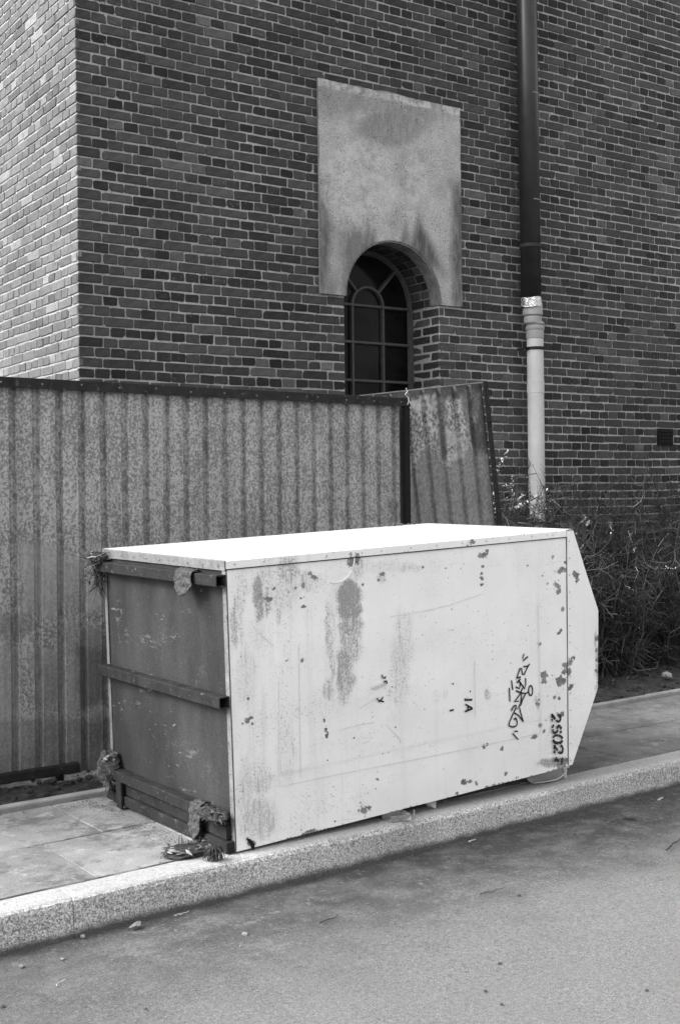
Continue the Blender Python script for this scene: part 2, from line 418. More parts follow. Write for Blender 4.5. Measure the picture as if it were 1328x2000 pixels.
# clods and stones in the bed
mb = MB()
def pebble(mb, c, r, sq=.7, seed=0):
    R = random.Random(seed); ic = [(0, 0, 1), (.894, 0, .447), (.276, .851, .447), (-.724, .526, .447), (-.724, -.526, .447), (.276, -.851, .447), (.724, .526, -.447), (-.276, .851, -.447), (-.894, 0, -.447), (-.276, -.851, -.447), (.724, -.526, -.447), (0, 0, -1)]
    fc = [(0, 1, 2), (0, 2, 3), (0, 3, 4), (0, 4, 5), (0, 5, 1), (1, 6, 2), (2, 7, 3), (3, 8, 4), (4, 9, 5), (5, 10, 1), (6, 7, 2), (7, 8, 3), (8, 9, 4), (9, 10, 5), (10, 6, 1), (11, 7, 6), (11, 8, 7), (11, 9, 8), (11, 10, 9), (11, 6, 10)]
    a, b = R.uniform(.7, 1.25), R.uniform(.7, 1.2)
    mb.raw([(c[0] + r * a * p[0] * R.uniform(.8, 1.2), c[1] + r * b * p[1] * R.uniform(.8, 1.2), c[2] + r * sq * p[2] * R.uniform(.8, 1.2)) for p in ic], fc)
for k in range(900):
    x = random.uniform(1.6, 9.5); y = 5.54 + random.random() ** 1.5 * .9
    if 2.6 < x < 4.9 and y < 5.7: continue
    pebble(mb, (x, y, soil_z(x, y) + random.uniform(-.005, .03)), random.uniform(.006, .024), .7, k)
mb.make('soil_clods', 'soil', kind='stuff', label='loose clods of earth scattered over the planting bed', cat='earth')

# ------------------------------------------------------------------ the brick building
C0 = np.array([3.889, 7.998, 0.0]); U = np.array([.9975, -.0707, 0.0]); NI = np.array([.0707, .9975, 0.0]); UP = np.array([0, 0, 1.0])
bld = empty('brick_building', tuple(C0), label='tall dark brick building with bricked corner and arched window', cat='building')
loc = lambda P: np.asarray(P) - C0
CH, Z0 = .0757, 1.245
ARC_S, ARC_Z, ARC_R = 2.778, 3.232, .495
PL = (2.037, 3.505, 3.228, 4.962)           # render panel: s0,s1,z0,z1
S_MAX, Z_MAX, D_MAX = 9.0, 7.4, 5.0
bricks = []                                  # (o,u,v,nout,a,b,z0,z1,tone)
R = random.Random(11)
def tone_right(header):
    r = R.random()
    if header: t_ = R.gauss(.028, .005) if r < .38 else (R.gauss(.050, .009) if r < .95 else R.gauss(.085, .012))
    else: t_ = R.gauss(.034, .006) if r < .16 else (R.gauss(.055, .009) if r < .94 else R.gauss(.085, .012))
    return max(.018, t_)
def tone_left(header):  # left wall: paler brick, with part of its sunlight put into the tone
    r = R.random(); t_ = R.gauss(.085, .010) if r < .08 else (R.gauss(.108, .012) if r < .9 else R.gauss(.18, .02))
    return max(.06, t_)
def row_right(k):
    hp = .1208; out = []
    if k % 2 == 0:
        s = 0.0; out.append((0, .114, True)); s = .124
        while s < S_MAX: out.append((s, s + hp - .010, True)); s += hp
    else:
        out.append((0, .180, False)); s = .190
        if k % 4 == 3: out.append((s, s + hp - .010, True)); s += hp
        while s < S_MAX:
            if R.random() < .05: out.append((s, s + hp - .01, True)); s += hp
            else: out.append((s, s + 2 * hp - .010, False)); s += 2 * hp
    return out
def row_left(k):
    hp = .130; out = []
    if k % 2 == 0:
        s = .124 if False else 0.0; out.append((0, .190, False)); s = .200
        while s < D_MAX: out.append((s, s + hp - .010, True)); s += hp
    else:
        out.append((0, .120, True)); s = .130
        if k % 4 == 1: out.append((s, s + hp - .010, True)); s += hp
        while s < D_MAX: out.append((s, s + 2 * hp - .010, False)); s += 2 * hp
    return out
rows = int((Z_MAX - Z0) / CH)
for k in range(rows):
    z0 = Z0 + k * CH + .0068; z1 = Z0 + (k + 1) * CH - .0068
    zm = (z0 + z1) / 2
    for a, b, h in row_right(k):
        spans = [(a, b)]
        if zm < ARC_Z and zm > 1.7:
            spans = []
            if a < 2.283: spans.append((a, min(b, 2.283)))
            if b > 3.273: spans.append((max(a, 3.273), b))
        if PL[2] < zm < PL[3]:
            spans = [(p, q) for p, q in spans if not (p > PL[0] + .02 and q < PL[1] - .02)]
        if zm > ARC_Z - .05 and zm < PL[3]:
            q2 = []
            for p, q in spans:
                if p < PL[0] + .02 and q > PL[0] + .02: q = PL[0] + .02
                if q > PL[1] - .02 and p < PL[1] - .02: p = PL[1] - .02
                q2.append((p, q))
            spans = q2
        for p, q in spans:
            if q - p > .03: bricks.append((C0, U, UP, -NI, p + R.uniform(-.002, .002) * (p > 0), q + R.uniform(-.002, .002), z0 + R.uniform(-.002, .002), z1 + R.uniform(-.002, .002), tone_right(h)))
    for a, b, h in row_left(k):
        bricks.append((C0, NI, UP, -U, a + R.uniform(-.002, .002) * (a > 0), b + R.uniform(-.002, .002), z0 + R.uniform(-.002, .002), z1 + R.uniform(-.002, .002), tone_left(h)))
    # right jamb of the window, and left jamb
    if 1.7 < zm < ARC_Z - .01:
        d = .012
        for a, b in (((.0, .115), (.125, .375)) if k % 2 == 0 else ((.0, .24), (.25, .375))):
            bricks.append((C0 + U * 3.273, NI, UP, -U, a + .012, b, z0, z1, tone_right(True)))
            bricks.append((C0 + U * 2.283, NI, UP, U, a + .012, b, z0, z1, tone_right(True)))
def brick_geo(b, rr):
    o, u, v, n, a, bb, z0, z1, tn = b
    zx = a + (0 if abs(u[0]) > .5 else 30)
    tn = tn * (.62 + .80 * float(fbm(zx * .55 + 4, z0 * .55, 4)))
    c = [rr.uniform(.002, .010) for _ in range(4)]
    if rr.random() < .16: c[rr.randrange(4)] = rr.uniform(.010, .022)
    P2 = [(a + c[0], z0), (bb - c[1], z0), (bb, z0 + c[1]), (bb, z1 - c[2]), (bb - c[2], z1), (a + c[3], z1), (a, z1 - c[3]), (a, z0 + c[0])]
    wv = float(fbm((a + bb) * .45 + (3 if abs(u[0]) < .5 else 0), z0 * .6, 3) - .47) * .022; sl = rr.uniform(-.012, .012)
    P2 = [(x + rr.uniform(-.0034, .0034), z + wv + sl * (x - (a + bb) / 2) + rr.uniform(-.0032, .0032)) for x, z in P2]
    mx, mz = (a + bb) / 2, (z0 + z1) / 2 + wv
    pr_ = rr.uniform(.0, .0035); tl = rr.uniform(-.012, .012); tu = rr.uniform(-.025, .025)
    V = []
    for off, ins in ((0.0, .003), (-.0035, .0), (-.030, .0)):
        for (x, z) in P2:
            sx = 1 if x > mx else -1; sz = 1 if z > mz else -1
            q = o + u * (x - sx * ins) + v * (z - sz * ins) + n * (pr_ + off + (tl * (x - mx) + tu * (z - mz)) * (off > -.02))
            V.append(q)
    Fc = [tuple(range(8))] + [(l * 8 + (i + 1) % 8, l * 8 + i, (l + 1) * 8 + i, (l + 1) * 8 + (i + 1) % 8) for l in range(2) for i in range(8)]
    if np.dot(np.cross(u, v), n) < 0: Fc = [f[::-1] for f in Fc]
    return V, Fc, tn
# which 300 show largest in the photograph
def shown(b):
    o, u, v, n, a, bb, z0, z1, tn = b
    q = [project(o + u * x + v * z) for x, z in ((a, z0), (bb, z0), (bb, z1), (a, z1))]
    mx = sum(p[0] for p in q) / 4; my = sum(p[1] for p in q) / 4
    if not (2 < mx < 1326 and 2 < my < 735) or (1000 < mx < 1066) or bb - a < .05: return 0
    if np.dot(n, o + u * a + v * z0 - CAM) > 0: return 0
    if abs(np.dot(u, U)) < .5 and abs(np.dot(o - C0, U)) > .1 : return 0
    return abs(sum(q[i][0] * q[(i + 1) % 4][1] - q[(i + 1) % 4][0] * q[i][1] for i in range(4))) / 2
areas = np.array([shown(b) for b in bricks]); order = set(np.argsort(-areas)[:300].tolist())
AV, AF, AT = [], [], []
R2 = random.Random(5)
for i, b in enumerate(bricks):
    V, Fc, tn = brick_geo(b, R2)
    if i in order:
        ctr = np.mean(V, 0)
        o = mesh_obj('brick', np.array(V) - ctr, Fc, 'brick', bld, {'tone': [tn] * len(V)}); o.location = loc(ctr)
    else:
        base = len(AV); AV += [loc(p) for p in V]; AF += [tuple(q + base for q in f) for f in Fc]; AT += [tn] * len(V)
# voussoirs on the arch soffit
for i in range(21):
    t0, t1 = math.pi * i / 21 + .008, math.pi * (i + 1) / 21 - .008
    for d0, d1 in (((.125, .24), (.25, .375)) if i % 2 else ((.125, .20), (.21, .375))):
        V = []; tn = tone_right(True)
        for rr_ in (ARC_R - .004 + random.uniform(-.003, .002), ARC_R + .03):
            for t_, d in ((t0, d0), (t1, d0), (t1, d1), (t0, d1)):
                V.append(loc(C0 + U * (ARC_S + rr_ * math.cos(t_)) + NI * d + UP * (ARC_Z + rr_ * math.sin(t_))))
        base = len(AV); AV += V; AT += [tn] * 8
        AF += [tuple(q + base for q in f) for f in ((3, 2, 1, 0), (0, 1, 5, 4), (1, 2, 6, 5), (2, 3, 7, 6), (3, 0, 4, 7))]
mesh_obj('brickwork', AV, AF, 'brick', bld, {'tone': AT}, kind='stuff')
# mortar bed behind the bricks (recessed 5 mm), with the arched opening
mV, mF, mS = [], [], []
def patch(pts, sh=1.0):
    b = len(mV); mV.extend(loc(p) for p in pts); mF.append(tuple(range(b, b + len(pts)))); mS.extend([sh] * len(pts))
E5 = .0055
def Wp(s, z, d=E5): return C0 + U * s + NI * d + UP * z
ztop = Z_MAX + .3
for s0, s1, z0, z1 in ((E5, 2.283, Z0, ztop), (3.273, S_MAX, Z0, ztop), (2.283, 3.273, 3.9, ztop), (2.283, 3.273, Z0, 1.70)):
    patch([Wp(s0, z0), Wp(s1, z0), Wp(s1, z1), Wp(s0, z1)])
ang = [math.pi * i / 28 for i in range(29)]
ap = [(ARC_S + ARC_R * math.cos(a), ARC_Z + ARC_R * math.sin(a)) for a in ang]
for p, q in zip(ap[:-1], ap[1:]):
    patch([Wp(*q), Wp(*p), Wp(p[0], 3.9), Wp(q[0], 3.9)])
    patch([Wp(*p), Wp(*q), Wp(q[0], q[1], .5), Wp(p[0], p[1], .5)])
for s in (2.283, 3.273): patch([Wp(s, 1.70), Wp(s, ARC_Z), Wp(s, ARC_Z, .5), Wp(s, 1.70, .5)])
patch([Wp(2.283, 1.70), Wp(3.273, 1.70), Wp(3.273, 1.70, .5), Wp(2.283, 1.70, .5)])
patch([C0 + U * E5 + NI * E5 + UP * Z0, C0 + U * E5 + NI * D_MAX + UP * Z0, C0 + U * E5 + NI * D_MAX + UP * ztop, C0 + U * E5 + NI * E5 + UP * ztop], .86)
patch([Wp(E5, ztop), Wp(S_MAX, ztop), Wp(S_MAX, ztop, D_MAX), Wp(E5, ztop, D_MAX)])
patch([Wp(S_MAX, Z0), Wp(S_MAX, Z0, D_MAX), Wp(S_MAX, ztop, D_MAX), Wp(S_MAX, ztop)])
patch([Wp(E5, Z0, D_MAX), Wp(S_MAX, Z0, D_MAX), Wp(S_MAX, ztop, D_MAX), Wp(E5, ztop, D_MAX)])
mesh_obj('mortar_bed', mV, mF, 'mortar', bld, {'shade': mS})
# plinth with a thin ledge
pl = MB()
def slab_s(mb, s0, s1, d0, d1, z0, z1):
    c = [C0 + U * s + NI * d + UP * z - C0 for z in (z0, z1) for s, d in ((s0, d0), (s1, d0), (s1, d1), (s0, d1))]
    mb.raw(c, [(0, 3, 2, 1), (4, 5, 6, 7), (0, 1, 5, 4), (1, 2, 6, 5), (2, 3, 7, 6), (3, 0, 4, 7)])
slab_s(pl, .03, S_MAX, .03, D_MAX, -.05, Z0 + .001); pl.make('plinth', 'plinth', bld)
pl = MB(); slab_s(pl, -.02, S_MAX, -.02, .06, Z0 - .045, Z0 - .002); pl.make('plinth_ledge', 'ledge', bld)

# cement render panel with arch cut-out
nx, nz = 98, 116
S = np.linspace(PL[0], PL[1], nx); ZZ = np.linspace(PL[2], PL[3], nz)
gs, gz = np.meshgrid(S, ZZ)
gs2 = gs + (np.abs(gs - S[0]) < 1e-6) * (fbm(gz * 9, gz * 0 + 2, 3) - .47) * .02 - (np.abs(gs - S[-1]) < 1e-6) * (fbm(gz * 9, gz * 0 + 6, 3) - .47) * .015
gz2 = gz + (np.abs(gz - ZZ[-1]) < 1e-6) * (fbm(gs * 9, gs * 0 + 8, 3) - .47) * .02
rr = np.hypot(gs - ARC_S, gz - ARC_Z)
inside = (rr < ARC_R)
th = .026 + (fbm(gs * 2.5, gz * 2.5, 3) - .47) * .012
# snap vertices next to the arch on to it
near = inside & (rr > ARC_R - .022)
kk = np.where(near, ARC_R / np.maximum(rr, 1e-6), 1.0)
gs2 = np.where(near, ARC_S + (gs - ARC_S) * kk, gs2); gz2 = np.where(near, np.maximum(ARC_Z - .003, ARC_Z + (gz - ARC_Z) * kk), gz2)
drop = inside & ~near
Pts = C0[None, None, :] + U * gs2[..., None] - NI * th[..., None] + UP * gz2[..., None]
fc = [f for f in grid(nx, nz) if not any(drop.ravel()[list(f)])]
px, py = project(Pts.reshape(-1, 3))
def soft(v, a, b): t_ = np.clip((v - a) / (b - a), 0, 1); return t_ * t_ * (3 - 2 * t_)
wob = (fbm(px * .035, py * .035, 4) - .47) * 60
wobx = (fbm(px * .16, py * .02, 3) - .47) * 26
st = .85 * soft(660 - px + wob * .4, 0, 26) * soft(py, 300, 420)
st = np.maximum(st, .9 * soft(px + wob * .3, 872, 892) * soft(py, 330, 380))
st = np.maximum(st, .45 * soft(py + wob * .5, 250, 205))
st = np.maximum(st, .75 * soft(py + wobx * 1.6, 405, 470) * soft(740 - px, 0, 12) * soft(px, 640, 690))
st = np.maximum(st, .95 * soft(py + 2.6 * np.abs(px - 822 - (py - 470) * .1) * -1, 395, 450) * soft(560 - py, 0, 60))
st = np.maximum(st, .6 * soft(py + 3.2 * -np.abs(px - 792), 420, 450))
st = np.maximum(st, .7 * soft(py + wob * .6, 500, 565) * soft(690 - px, 0, 60))
st = np.maximum(st, .5 * soft(np.abs((px - 760) / 70) ** 2 + np.abs((py - 250) / 40) ** 2, 1.2, .5))
pale = .8 * soft(gz.ravel(), PL[3] - .075, PL[3] - .055) + .55 * soft(np.abs((px - 810) / 26) ** 2 + np.abs((py - 350) / 50) ** 2, 1.2, .6) + .6 * soft(np.abs((px - 700) / 75) ** 2 + np.abs((py - 360) / 90) ** 2, 1.4, .5)
mesh_obj('render_panel', Pts.reshape(-1, 3) - C0, fc, 'render', bld, {'stain': st.ravel(), 'pale': np.clip(pale, 0, 1)}, smooth=True)
# edge returns of the panel and plastered arch reveal
eV, eF = [], []
def strip(path, d0, d1):
    b = len(eV)
    for (s, z) in path: eV.append(loc(Wp(s, z, d0))); eV.append(loc(Wp(s, z, d1)))
    for i in range(len(path) - 1): eF.append((b + 2 * i, b + 2 * i + 2, b + 2 * i + 3, b + 2 * i + 1))
s0, s1, z0, z1 = PL
strip([(s0 + .002, z0), (s0 + .002, z1)], -.027, .01); strip([(s1 - .002, z0), (s1 - .002, z1)], -.027, .01)
strip([(s0, z1 - .002), (s1, z1 - .002)], -.027, .01)
strip([(s0, z0), (ARC_S - ARC_R, z0)], -.027, .01); strip([(ARC_S + ARC_R, z0), (s1, z0)], -.027, .01)
strip([(ARC_S + (ARC_R - .012) * math.cos(a), ARC_Z + (ARC_R - .012) * math.sin(a)) for a in ang], -.020, .115)
strip([(ARC_S + (ARC_R + .004) * math.cos(a), ARC_Z + (ARC_R + .004) * math.sin(a)) for a in ang], -.030, -.016)
b = len(eV)
for a in ang:
    for r_ in (ARC_R - .012, ARC_R + .012): eV.append(loc(Wp(ARC_S + r_ * math.cos(a), ARC_Z + r_ * math.sin(a), -.020)))
for i in range(len(ang) - 1): eF.append((b + 2 * i, b + 2 * i + 1, b + 2 * i + 3, b + 2 * i + 2))
b = len(eV)
for a in ang:
    for r_ in (ARC_R - .012, ARC_R + .01): eV.append(loc(Wp(ARC_S + r_ * math.cos(a), ARC_Z + r_ * math.sin(a), .115)))
for i in range(len(ang) - 1): eF.append((b + 2 * i + 1, b + 2 * i, b + 2 * i + 2, b + 2 * i + 3))
mesh_obj('render_return', eV, eF, 'render', bld, {'stain': [.75] * len(eV), 'pale': [0] * len(eV)})
# window: iron frame, three columns, fan light
win = empty('window'); win.parent = bld; win.location = loc(Wp(ARC_S, 0, .39))
def wl_(s, z, d): return U * s + NI * d + UP * z
def wbar(path, wd, name='glazing_bar', z=.0):
    mb = MB(); n = len(path)
    V = []
    for i, (s, zz) in enumerate(path):
        a = np.array(path[max(i - 1, 0)]); c = np.array(path[min(i + 1, n - 1)]); d = c - a; d = d / np.linalg.norm(d); nn = np.array([-d[1], d[0]])
        for sg in (-1, 1):
            p = np.array([s, zz]) + nn * sg * wd / 2; q = np.array([s, zz]) + nn * sg * wd * .28
            V.append((wl_(p[0], p[1], .0 + z), wl_(q[0], q[1], -.028 + z)))
    Q = []
    for (l, r) in zip(V[0::2], V[1::2]): Q += [l[0], l[1], r[1], r[0]]
    Fc = [(4 * i + j, 4 * i + 4 + j, 4 * i + 5 + j, 4 * i + 1 + j) for i in range(n - 1) for j in range(3)]
    Fc += [(0, 1, 2, 3), (4 * n - 1, 4 * n - 2, 4 * n - 3, 4 * n - 4)]
    mb.raw(Q, Fc); return mb.make(name, 'frame_paint', win)
RO = ARC_R - .035; PW = .323
hz = [3.236, 2.917, 2.588, 2.26, 1.93]
arcp = lambda r, a0, a1, n: [(r * math.cos(a0 + (a1 - a0) * i / n), hz[0] + r * math.sin(a0 + (a1 - a0) * i / n)) for i in range(n + 1)]
wbar([(RO, 1.72)] + arcp(RO, 0, math.pi, 30) + [(-RO, 1.72)], .05, 'outer_frame', -.006)
for zz in hz: wbar([(-RO, zz), (RO, zz)], .032, z=-.003)
for s in (-PW / 2, PW / 2): wbar([(s, 1.72), (s, hz[0])], .032)
wbar(arcp(PW / 2, 0, math.pi, 18), .034, z=-.002)
for a in (math.radians(47), math.radians(133)): wbar([(PW / 2 * math.cos(a), hz[0] + PW / 2 * math.sin(a)), (RO * math.cos(a), hz[0] + RO * math.sin(a))], .034)
colx = [-RO, -PW / 2, PW / 2, RO]
for i in range(3):
    for zt, zb in zip(hz[:-1], hz[1:]):
        jt = random.uniform(-.004, .004)
        mb = MB().raw([wl_(colx[i], zb, .006 + jt), wl_(colx[i + 1], zb, .006 - jt), wl_(colx[i + 1], zt, .006 - jt), wl_(colx[i], zt, .006 + jt),
                       wl_(colx[i], zb, .011 + jt), wl_(colx[i + 1], zb, .011 - jt), wl_(colx[i + 1], zt, .011 - jt), wl_(colx[i], zt, .011 + jt)],
                      [(0, 1, 2, 3), (7, 6, 5, 4), (0, 4, 5, 1), (1, 5, 6, 2), (2, 6, 7, 3), (3, 7, 4, 0)]); mb.make('pane', 'glass_dark', win)
def fanpane(poly, d):
    mb = MB(); n = len(poly); mb.raw([wl_(s, z, d) for s, z in poly] + [wl_(s, z, d + .005) for s, z in poly], [tuple(range(n)), tuple(range(2 * n - 1, n - 1, -1))]); mb.make('pane', 'glass_dark', win)
fanpane(arcp(PW / 2, 0, math.pi, 14), .006)
for a0, a1, d in ((0, 47, .006), (47, 133, .007), (133, 180, .005)):
    a0, a1 = math.radians(a0), math.radians(a1); fanpane(arcp(PW / 2, a0, a1, 10) + arcp(RO, a0, a1, 14)[::-1], d)
mb = MB().raw([wl_(-.6, 1.6, .1), wl_(.6, 1.6, .1), wl_(.6, 3.9, .1), wl_(-.6, 3.9, .1)], [(0, 1, 2, 3)]); mb.make('dark_backing', 'black_metal', win)  # unseen dark sheet added behind the panes to stand for a dark interior
# vent cowl on the wall
mb = MB(); slab_s(mb, 5.985, 6.185, -.03, .01, 2.065, 2.225)
for k in range(4): slab_s(mb, 6.0, 6.17, -.038, -.032, 2.085 + k * .034, 2.107 + k * .034)
o = mb.make('vent_cover', 'black_metal', None, label='small black square vent cover fixed to the brick wall', cat='vent'); o.location = C0; bevelled(o, .004)

# ------------------------------------------------------------------ downpipe
pa = C0 + U * 4.215 - NI * .125; pb = C0 + U * 4.262 - NI * .125
pipe = empty('downpipe', (pb[0], pb[1], .1), label='thick downpipe on the wall, black above and pale grey plastic below', cat='drainpipe')
L0 = lambda P: (P[0] - pb[0], P[1] - pb[1])
cA = L0(C0 + U * 4.222 - NI * .125); cB = (0, 0); zb = .1
mb = MB().tube([(L0(pa)[0] - .02 * U[0], L0(pa)[1], 7.6 - zb), (cA[0], cA[1], 3.345 - zb)], .091, 32); mb.make('black_pipe', 'black_pipe', pipe, smooth=True)
for z in (5.17, 4.22):
    mb = MB(); mb.lathe(cA if z < 4.5 else (cA[0] - .004, cA[1]), [(.0912, z - zb - .004), (.0935, z - zb - .003), (.0935, z - zb + .003), (.0912, z - zb + .004)]); mb.make('joint_ring', 'pvc_grey', pipe, smooth=True)
mb = MB(); mb.lathe(cA, [(.0912, 3.80 - zb), (.1, 3.80 - zb), (.1, 3.83 - zb), (.0912, 3.83 - zb)]); mb.make('band', 'rubber', pipe)
mb = MB(); n = 40; V = []
for j in range(9):
    z = 3.265 + .085 * j / 8
    for k in range(n):
        th = 2 * math.pi * k / n; r = .0925 + .0045 * (fbm(k * .35, j * .8, 3) - .3)
        V.append((cA[0] + r * math.cos(th), cA[1] + r * math.sin(th), z - zb + .006 * math.sin(th * 3)))
mb.raw(V, [(j * n + k, j * n + (k + 1) % n, (j + 1) * n + (k + 1) % n, (j + 1) * n + k) for j in range(8) for k in range(n)]); mb.make('foil_tape', 'foil', pipe)
mb = MB(); mb.lathe(((cA[0] + 0) * .6, cA[1]), [(.088, 3.30 - zb), (.090, 3.20 - zb), (.074, 3.185 - zb), (.076, 3.18 - zb), (.080, 3.17 - zb), (.080, 3.13 - zb), (.074, 3.12 - zb)]); mb.make('reducer', 'pvc_grey', pipe, smooth=False)
mb = MB(); mb.lathe(cB, [(.074, 3.14 - zb), (.084, 3.128 - zb), (.086, 3.118 - zb), (.078, 3.108 - zb), (.078, 3.10 - zb), (.086, 3.09 - zb), (.085, 3.075 - zb), (.079, 3.06 - zb), (.079, 2.99 - zb), (.0745, 2.985 - zb)]); mb.make('socket', 'pvc_grey', pipe)
mb = MB(); mb.lathe(cB, [(.0745, 3.06 - zb), (.0745, .0)], 32); mb.make('pale_pipe', 'pvc', pipe, smooth=True)
mb = MB(); mb.lathe(cB, [(.0745, 2.62 - zb), (.0775, 2.617 - zb), (.0775, 2.50 - zb), (.0745, 2.497 - zb)], 32); mb.make('pipe_sleeve', 'pvc', pipe)
for z in (2.90, 1.335):
    mb = MB(); mb.lathe(cB, [(.0755, z - zb - .014), (.083, z - zb - .013), (.083, z - zb + .013), (.0755, z - zb + .014)], 32)
    for sg in (-1, 1): mb.tube([np.array([0, 0, z - zb]) + U * sg * .03 * 0 + np.array([-.08 * U[0], -.08 * U[1], 0]) * 1.0, np.array([-.08 * U[0], -.08 * U[1], z - zb]) - U * .045 + NI * 0], .011, 6)
    mb.tube([np.array([0, 0, z - zb]) - U * .1, np.array([0, 0, z - zb]) - U * .1 + NI * .125], .010, 6)
    mb.make('pipe_clamp', 'rail', pipe)

# ------------------------------------------------------------------ corrugated sheet fence
FY = 5.953
def corrugated(name, x0, x1, z0, z1, mat, parent, pitch=.128, depth=.024, phase=0.0, bow=.006, seed=0, flat=.66, paintf=None, off=(0, 0, 0), toworld=None, dz=.025):
    pr_ = []                                                   # x, y offset (y>0 is away from the street)
    x = x0 - ((x0 - phase) % pitch) - pitch
    while x < x1 + pitch:
        a = pitch * flat; b = pitch * (1 - flat)
        for dx, dy in ((0.002, 0), (a * .25, -.0), (a * .5, -.0015), (a * .75, 0), (a - .002, 0), (a + .001, .004), (a + b * .12, depth - .002), (a + b * .15, depth), (a + b * .5, depth - .004), (a + b * .80, depth), (a + b * .84, depth - .002), (a + b - .001, .004)):
            if x0 <= x + dx <= x1: pr_.append((x + dx, dy))
        x += pitch
    nz = int((z1 - z0) / dz) + 1; zs = np.linspace(z0, z1, nz)
    P = len(pr_); A = np.array(pr_)
    Xg = np.tile(A[:, 0], (nz, 1)); Yg = np.tile(A[:, 1], (nz, 1)); Zg = np.repeat(zs[:, None], P, 1)
    Yg = Yg + (fbm(Xg * 1.3 + seed, Zg * 1.1, 3) - .47) * bow * 2 + (fbm(Xg * 9 + seed, Zg * 5, 2) - .4) * .002
    Xg2 = Xg + (fbm(Xg * .8 + seed + 40, Zg * 1.4, 2) - .4) * .006
    V = np.stack([Xg2.ravel(), Yg.ravel(), Zg.ravel()], 1)
    W_ = (V + np.array(off)) if toworld is None else toworld(V)
    px, py = project(W_)
    pm, pt = paintf(px, py, V) if paintf else (np.zeros(len(V)), np.full(len(V), .2))
    return mesh_obj(name, V, grid(P, nz), mat, parent, {'pmask': pm, 'ptone': pt}, smooth=False)
def rectsoft(px, py, x0, y0, x1, y1, s=8):
    return soft(px, x0 - s, x0 + s) * soft(x1 - px, -s, s) * soft(py, y0 - s, y0 + s) * soft(y1 - py, -s, s)
def fence_paint(px, py, V):
    wobx_ = px + (fbm(px * .03, py * .03, 3) - .47) * 26; woby_ = py + (fbm(px * .03 + 9, py * .025, 3) - .47) * 34
    pm = np.zeros(len(px)); pt = np.full(len(px), .2)
    for x0, y0, x1, y1, tn, s_ in ((40, 1062, 118, 1205, .20, .8), (166, 1052, 206, 1196, .22, .95), (110, 1090, 160, 1185, .17, .7), (-30, 1200, 60, 1245, .07, .7), (-20, 1255, 42, 1400, .17, .75), (60, 1270, 125, 1375, .145, .8),
                                   (118, 1215, 152, 1290, .12, .7), (150, 1225, 206, 1285, .10, .85), (148, 1262, 206, 1382, .055, .95), (80, 1300, 112, 1400, .08, .6), (128, 1300, 152, 1400, .16, .8),
                                   (160, 1385, 210, 1410, .13, .8), (-30, 1400, 230, 1515, .095, .8), (160, 1405, 208, 1500, .045, .85), (75, 1395, 108, 1480, .06, .7), (-30, 1470, 230, 1560, .07, .8)):
        k = rectsoft(wobx_, woby_, x0, y0, x1, y1, 9) * s_
        pt = pt * (1 - k) + tn * 1.35 * k; pm = np.maximum(pm, k)
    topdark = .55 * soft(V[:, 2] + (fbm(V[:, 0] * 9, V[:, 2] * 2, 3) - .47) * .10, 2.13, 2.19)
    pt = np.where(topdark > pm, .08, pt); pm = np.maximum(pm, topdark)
    pm = np.clip(pm, 0, 1); return pm, pt
fence = empty('sheet_fence', (0, FY, 0), label='grey corrugated metal sheet fence with dark angle rail along its top', cat='fence')
sheets = [(.30, 1.50), (1.48, 2.70), (2.68, 3.90), (3.88, 5.145)]
for i, (a, b) in enumerate(sheets):
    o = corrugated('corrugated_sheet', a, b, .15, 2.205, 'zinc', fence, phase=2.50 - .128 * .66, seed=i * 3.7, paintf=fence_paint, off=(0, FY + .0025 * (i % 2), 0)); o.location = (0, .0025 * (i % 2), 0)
mb = MB(); mb.box((.28, -.034, 2.168), (5.19, -.029, 2.222)); mb.box((.28, -.0285, 2.217), (5.19, .03, 2.2225)); o = mb.make('top_rail', 'rail', fence); bevelled(o, .0015)
mb = MB(); mb.box((.28, -.05, .165), (2.85, -.008, .215)); o = mb.make('bottom_rail', 'rail', fence); bevelled(o, .006, 2)
mb = MB(); mb.box((5.148, -.03, .05), (5.188, .03, 2.2)); o = mb.make('end_post', 'black_metal', fence); bevelled(o, .002)
for x in (.4, 2.75):
    mb = MB(); mb.box((x, .04, .05), (x + .05, .09, 2.2)); mb.make('rear_post', 'rail', fence)
mb = MB()
for k in range(22):
    x = .45 + k * .222; z = 2.195 + random.uniform(-.006, .006)
    mb.lathe((x, 0), [(.0, 0)], 6) if False else None
    mb.raw([(x + .006 * math.cos(a) , -.036 if q else -.034, z + .006 * math.sin(a)) for q in (0,) for a in [i * math.pi / 3 for i in range(6)]] + [(x, -.0395, z)], [(i, (i + 1) % 6, 6) for i in range(6)])
mb.make('bolt_heads', 'trim', fence, kind='stuff')
mb = MB(); mb.raw([(5.03, -.004, 1.525), (5.075, -.006, 1.52), (5.078, -.016, 1.555), (5.05, -.012, 1.572), (5.032, -.004, 1.558)], [(0, 1, 2, 3, 4)]); mb.make('torn_tab', 'trim', fence)

